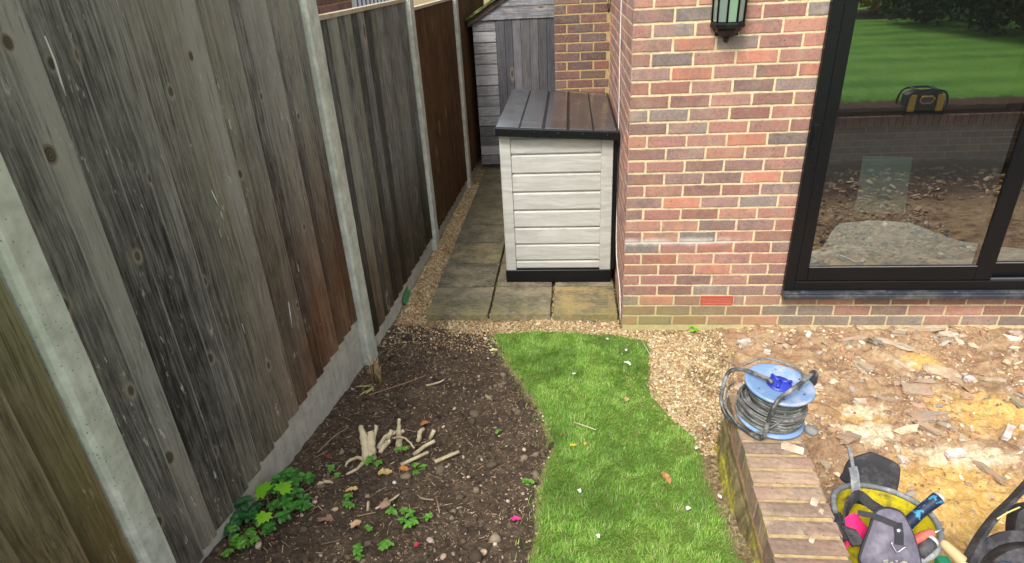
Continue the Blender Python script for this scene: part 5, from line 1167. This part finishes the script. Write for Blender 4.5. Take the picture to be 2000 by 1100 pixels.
# reddish root mat behind the stump
m=MB(); random.seed(75)
for k in range(70):
    x,y=-1.185+random.gauss(0,.03),-1.43+random.gauss(0,.022); m.rnd(); a=random.random()*6.28; l=random.uniform(.01,.03); m.tube([gp(x,y,.012+random.random()*.018),gp(x+l*math.cos(a),y+l*math.sin(a),.012+random.random()*.018)],.0012,4)
o=m.build('root_mat',plain('mauve fine roots',(.22,.13,.12),.9),None,gp(-1.185,-1.43)); tag(o,'matted mauve brown fine roots beside the cut stump','roots'); 
# fallen leaves and petals
def fallen(label,x,y,L,Wd,c,a,h=.006,name='fallen_leaf',cat_='leaf',curl=.25):
    m=MB().rnd(); z=float(gz(x,y))+h; leaf(m,(x,y,z),(math.cos(a),math.sin(a),.18),L,Wd,curl,6); m.v=[(p[0]+random.gauss(0,L*.06),p[1]+random.gauss(0,L*.06),p[2]+random.gauss(0,L*.05)) for p in m.v]; o=m.build(name,leaf_mat('fallen leaf '+label[:12],c,c,.1,.7),None,(x,y,z)); tag(o,label,cat_)
fallen('tan curled leaf lying alone on the lower lawn',.045,-1.61,.06,.028,'b9865a',-1.1,.03)
fallen('pale whitish leaf on the upper lawn near the gravel',-.02,-.50,.05,.022,'cfc8b4',-.7,.03)
fallen('tan leaf standing on the middle of the lawn',-.055,-.96,.04,.024,'b9a070',1.0,.03)
fallen('yellow leaf on the lawn, left of a smaller yellow one',-.345,-1.39,.032,.018,'d0ab3a',.1,.03)
fallen('small yellow leaf on the lawn beside the bigger yellow one',-.275,-1.38,.022,.016,'c9ab4c',1.5,.03)
fallen('magenta petal on the soil near the lawn edge',-.575,-1.90,.042,.024,'d83a86',.1,.012,'petal','petal')
fallen('dull red petal near the bottom of the soil bed',-.915,-2.07,.025,.02,'b0344a',1.,.01,'petal','petal')
fallen('red scrap of leaf on the soil above the bushy shrub',-1.47,-1.50,.035,.022,'8f3a30',1.8,.01)
fallen('orange leaf behind the cut stump',-1.10,-1.20,.05,.03,'b87448',.5,.02)
fallen('yellowed leaf with a brown edge below the stump',-1.20,-1.60,.06,.035,'c9b070',.2,.012)
fallen('orange brown leaf below the cut branches',-1.12,-1.56,.05,.028,'b9803c',-.2,.012)
fallen('ochre leaf at the head of the seedling',-1.29,-1.76,.05,.026,'d0b070',.3,.02)
fallen('curled tan leaf at the bottom of the soil bed',-1.19,-1.98,.045,.03,'c4a27c',.9,.012)
fallen('pale tan leaf below the bushy shrub tips',-1.44,-1.70,.065,.022,'c4b48c',.3,.012)
fallen('folded brown leaf right of the bushy shrub',-1.34,-1.93,.06,.032,'9a7462',.1,.012)
fallen('pale leaf near the lawn corner of the soil bed',-.86,-.30,.055,.03,'d9d0a0',.2,.012)
# white petals on lawn: a few
random.seed(77)
for i,(x,y,lab) in enumerate([(.0,-.33,'uppermost on the lawn'),(-.33,-.66,'on the left half of the upper lawn'),(-.31,-1.72,'on the lower left of the lawn'),(.10,-1.86,'on the lawn below the tan leaf'),(.235,-1.78,'at the lawn edge by the mossy wall'),(.21,-1.45,'on the lawn edge near the wall end'),(-.1,-.2,'near the top edge of the lawn'),(-.24,-2.02,'at the bottom of the lawn')]):
    fallen('tiny white petal '+lab,x,y,.02,.015,'e4e0e0',random.random()*6,.03,'petal','petal')
# ------------------------------------------------------------------ bigger rubble pieces
BM=MB()
def chunk(label,x,y,L,Wd,H,rot,c,name='mortar_lump',cat_='mortar piece',rough=.16,lift=.25):
    import bmesh
    bm=bmesh.new(); bmesh.ops.create_cube(bm,size=1.); bmesh.ops.subdivide_edges(bm,edges=bm.edges[:],cuts=3,use_grid_fill=True)
    sd=random.random()*50
    for v in bm.verts:
        p=v.co.copy(); n=p.length; p=p*((1-.28*max(0,n-.55)) if rough>.1 else .52/n); 
        q=Vector((float(fbm(p.x*1.3+sd,p.y*1.7+p.z*2,2.2,3,1)),float(fbm(p.y*1.3+sd,p.z*1.9+p.x,2.2,3,2)),float(fbm(p.z*1.3+sd,p.x*2+p.y,2.2,3,3))))-Vector((.44,.44,.44))
        p+=q*rough*3; v.co=Vector((p.x*L,p.y*Wd,p.z*H))
    me=D.meshes.new(name); bm.to_mesh(me); bm.free()
    g=G(name+' '+label[:10]); n=g.noise(scale=45,detail=5,rough=.7); n2=g.noise(scale=12,detail=4); c=g_mix(c,'d8c8b0',.25); cc=g.mix(g.rng(n,.35,.7),c,g_mix(c,'6a5644',.4)); cc=g.mix(g.m_('MULTIPLY',g.rng(n2,.42,.62),.75),cc,'ab8a70')
    me.materials.append(g.done(cc,.9,g.bump(n,.7,.006),0,.2))
    o=D.objects.new(name,me); COL.objects.link(o); o.location=(x,y,float(gz(x,y))+H*lift); o.rotation_euler=(random.uniform(-.12,.12),random.uniform(-.12,.12),rot); tag(o,label,cat_)
random.seed(81)
chunk('white stone lump at the far left of the rubble below the brick wall',.75,-.20,.075,.045,.04,.3,'cfc9c2','stone','stone')
chunk('small white stone just right of the white lump',.86,-.31,.04,.028,.022,-.4,'d9d4cc','stone','stone')
chunk('thick mortar strip pointing at the wall, left arm of the pair forming a bent V',1.41,-.17,.17,.034,.03,.25,'a89c86')
chunk('mortar strip sloping down to the right, right arm of the bent V',1.63,-.22,.19,.034,.03,-.65,'b0a692')
chunk('long pale mortar strip lying flat against the foot of the brick wall',1.88,-.05,.24,.03,.03,.0,'b9b096')
chunk('short grey mortar lump under the long strip',1.72,-.09,.08,.036,.025,.1,'9c9a88')
chunk('white mortar block right of the long strip',2.0,-.12,.11,.045,.04,.12,'c4bcae')
chunk('dark mortar crust leaning by the bend of the V',1.54,-.20,.06,.09,.03,.1,'6a6052')
chunk('small blue white stone at the right edge against the wall',2.41,-.10,.07,.04,.04,.1,'b4bac4','stone','stone')
chunk('pale flat sandstone slab piece over orange sand',1.80,-.46,.18,.10,.025,-.3,'cbb492','stone','stone')
chunk('lilac white stone at the right tip of the sandstone piece',1.92,-.53,.05,.045,.035,.3,'cdc6cc','stone','stone')
chunk('grey mortar strip below the sandstone piece',1.67,-.57,.12,.028,.022,.05,'8a8474')
chunk('pale flat strip right of the lilac stone',2.03,-.56,.10,.022,.016,-.25,'b9b4a2')
chunk('curved crumbly grey mortar piece left of the orange sand',1.40,-.42,.035,.10,.025,.5,'a39880')
chunk('jagged pale crust in the middle of the rubble',1.62,-.41,.035,.11,.022,.5,'d0c2a4')
chunk('white mortar lump touching the cable reel side',1.02,-.66,.09,.034,.03,-.1,'c6bda8')
chunk('small white knob of mortar in the brown clay',1.22,-.78,.06,.035,.03,.1,'c9c2b2')
chunk('broad grey brown mortar flake in the centre of the rubble',1.56,-.66,.14,.09,.02,-.3,'a08c74')
chunk('white chip on the grey brown flake',1.60,-.70,.06,.03,.02,-.3,'dad4ca','stone','stone')
chunk('little pink white stone in the middle of the rubble',1.50,-.80,.075,.03,.022,-.2,'c4a49c','stone','stone')
chunk('grey twisted mortar finger above the pale sand',1.36,-.76,.08,.02,.018,-.3,'7c7264')
chunk('bright white strip lying diagonally near the right edge',1.83,-1.02,.15,.030,.022,.85,'e0dedc')
chunk('tiny white strip beside the diagonal white strip',1.93,-.99,.05,.028,.018,-.9,'dddad6')
chunk('grey mortar finger pointing down right in the pale patch',1.46,-1.00,.12,.026,.024,-.75,'958c7c')
chunk('crumbly grey mortar finger beside the first one',1.57,-.98,.09,.032,.024,-.6,'8a7e68')
chunk('ragged grey black crust of old mortar at the centre',1.52,-.90,.17,.07,.02,.1,'7a7068',rough=.3)
chunk('dark crusty lump near the end of the garden wall',1.03,-1.12,.10,.06,.03,.6,'837664',rough=.25)
chunk('tan stone beside the dark crusty lump',.98,-1.06,.06,.03,.025,.1,'b58a62','stone','stone')
chunk('upright green grey mortar splinter near the right edge',2.02,-.76,.03,.10,.02,.1,'77745c')
chunk('long dark green splinter in the ochre sand at the right',1.60,-1.28,.03,.13,.025,.35,'6f6a50')
chunk('white wedge in the pale sand at lower right',1.50,-1.18,.09,.04,.025,.3,'d9d6d4','stone','stone')
chunk('small white lump in the sand above the black pouch',1.25,-1.22,.035,.05,.03,0,'d4cfc4','stone','stone')
chunk('dark branch like splinter on the gravel',.63,-.42,.10,.018,.018,-.75,'5e5240','stick','stick')
chunk('rounded tan stone in the rubble right of the brown hollow',1.80,-.72,.05,.035,.03,.2,'c2a478','stone','stone')
chunk('small cream stone standing in the rubble centre right',1.69,-.73,.025,.045,.03,.3,'cdb890','stone','stone')
chunk('pale stone at the right rim of the rubble',2.12,-.86,.07,.035,.03,-.5,'c4bba8','stone','stone')
chunk('white plaster splash shaped flake on the wall coping',.50,-1.735,.07,.04,.006,-.5,'e6d8bc','mortar_flake','mortar flake'); D.objects[-1] if False else None
o=[q for q in D.objects if q.get('label','').startswith('white plaster splash')][0]; o.location.z=.504
for (x,y,s_,lab) in ((.49,-2.0,.03,'white mortar spot on the middle of the coping'),(.50,-2.04,.02,'small white mortar spot below the bigger coping spot'),(.43,-2.16,.02,'mortar crumb on the nearest visible coping bricks')):
    chunk(lab,x,y,s_,s_*.7,.005,1.,'d8cbb8','mortar_flake','mortar flake'); o=[q for q in D.objects if q.get('label','')==lab][0]; o.location.z=.503
# a few individually seen stones in the soil
for (x,y,s_,c,lab) in ((-1.41,-1.81,.022,'d8ccb4','round cream pebble right of the bushy shrub'),(-1.30,-1.86,.026,'d4c8a8','oval cream pebble left of the lower seedlings'),(-.87,-2.02,.03,'9a8a84','grey pink stone below the widest seedling clump'),(-.80,-2.11,.026,'b5a698','round pale grey stone at the bottom of the soil bed'),(-.66,-2.08,.034,'c9a884','tan stone at the bottom near the lawn'),(-1.10,-1.83,.05,'7a655c','flat brown slate piece above the widest seedling clump'),(-.60,-1.77,.018,'ddd6d2','white pebble near the lawn edge'),(-1.11,-1.66,.022,'dcd8d4','white pebble below the cut stump')):
    chunk(lab,x,y,s_,s_*.75,s_*.5,random.random()*3,c,'pebble','pebble',.03,.5)
# ------------------------------------------------------------------ garden seen in the glass
def bush(label,x,y,rx,ry,h,n,mat,name='bush',size=.09):
    z0=float(gz(x,y)); t=thing(name,label,name,(x,y,z0),'bushes round the back lawn'); m=MB().rnd()
    for k in range(5): a=k*1.3; m.tube([(x,y,z0),(x+rx*.3*math.cos(a),y+ry*.3*math.sin(a),z0+h*.5),(x+rx*.6*math.cos(a),y+ry*.6*math.sin(a),z0+h*.8)],[.03,.02,.008],6)
    m.build('branches',M['twig'],t)
    r=np.random.RandomState(int(abs(x*100))); d=r.normal(size=(n,3)); d/=np.linalg.norm(d,axis=1)[:,None]; rad=r.uniform(.55,1.,n)**.5
    lump=.8+.5*fbm(d[:,0]*2+x,d[:,2]*2+d[:,1],2.,3,5); P_=d*(rad*lump)[:,None]*np.array([rx,ry,h*.5])+np.array([x,y,z0+h*.5]); P_[:,2]=np.maximum(P_[:,2],z0)
    s1=r.normal(size=(n,3)); s1/=np.linalg.norm(s1,axis=1)[:,None]; s2=np.cross(s1,r.normal(size=(n,3))); s2/=np.linalg.norm(s2,axis=1)[:,None]; L=r.uniform(.5,1,n)[:,None]*size
    V=np.stack([P_-s1*L,P_+s2*L*.4,P_+s1*L,P_-s2*L*.4],1).reshape(-1,3); F=np.arange(4*n).reshape(-1,4)
    link('crown',fastmesh('crown',V-np.array([x,y,z0]),F,mat,rnd=np.repeat(r.rand(n,3),1,axis=0)),t)
ld=leaf_mat('dark hedge leaf','16260f','3c5a24',.2,.4); ly=leaf_mat('golden leaf','8f8a1c','c4b838',.3,.5); lm=leaf_mat('laurel leaf','1c3a1a','4a7038',.2,.35)
bush('golden leaved bush by the earth bed at the lawn end, seen in the glass',7.3,-13.6,1.3,1.,2.3,5000,ly,size=.10)
bush('dark olive bush next to the golden one, seen in the glass',6.9,-10.9,1.1,1.3,2.6,6000,ld)
bush('tall dark hedge bush in the middle of the reflected lawn edge',7.2,-9.2,1.1,1.2,2.8,6000,ld)
bush('brownish dark hedge bush between the tall one and the laurel',7.4,-7.9,1.0,1.,2.6,5000,leaf_mat('brown hedge leaf','2a2412','4a4a20',.2,.5))
bush('glossy laurel nearest the house, seen at the right of the glass',7.7,-6.7,1.,1.,2.6,6000,lm,size=.11)
bush('far dark conifer bush beyond the golden one',9.5,-15.,2.0,1.5,3.6,5000,ld)
bush('dark bush far behind the hedge line',10.2,-11.5,1.8,1.8,3.5,5000,ld)
# earth bed strip at lawn end
m=MB(); vs=[];fs=[]; N=20
for i in range(N+1):
    q=i/N; x=3.5+q*5.5; y=-13.1+.5*math.sin(q*3)+q*.6; vs+=[(x,y,float(gz(x,y))+.012),(x,y-2.2,float(gz(x,y-2.2))+.03)]
for i in range(N): fs.append((2*i,2*i+1,2*i+3,2*i+2))
m.add(vs,fs); o=m.build('flower_bed',M['crumb'],None); struct(o)
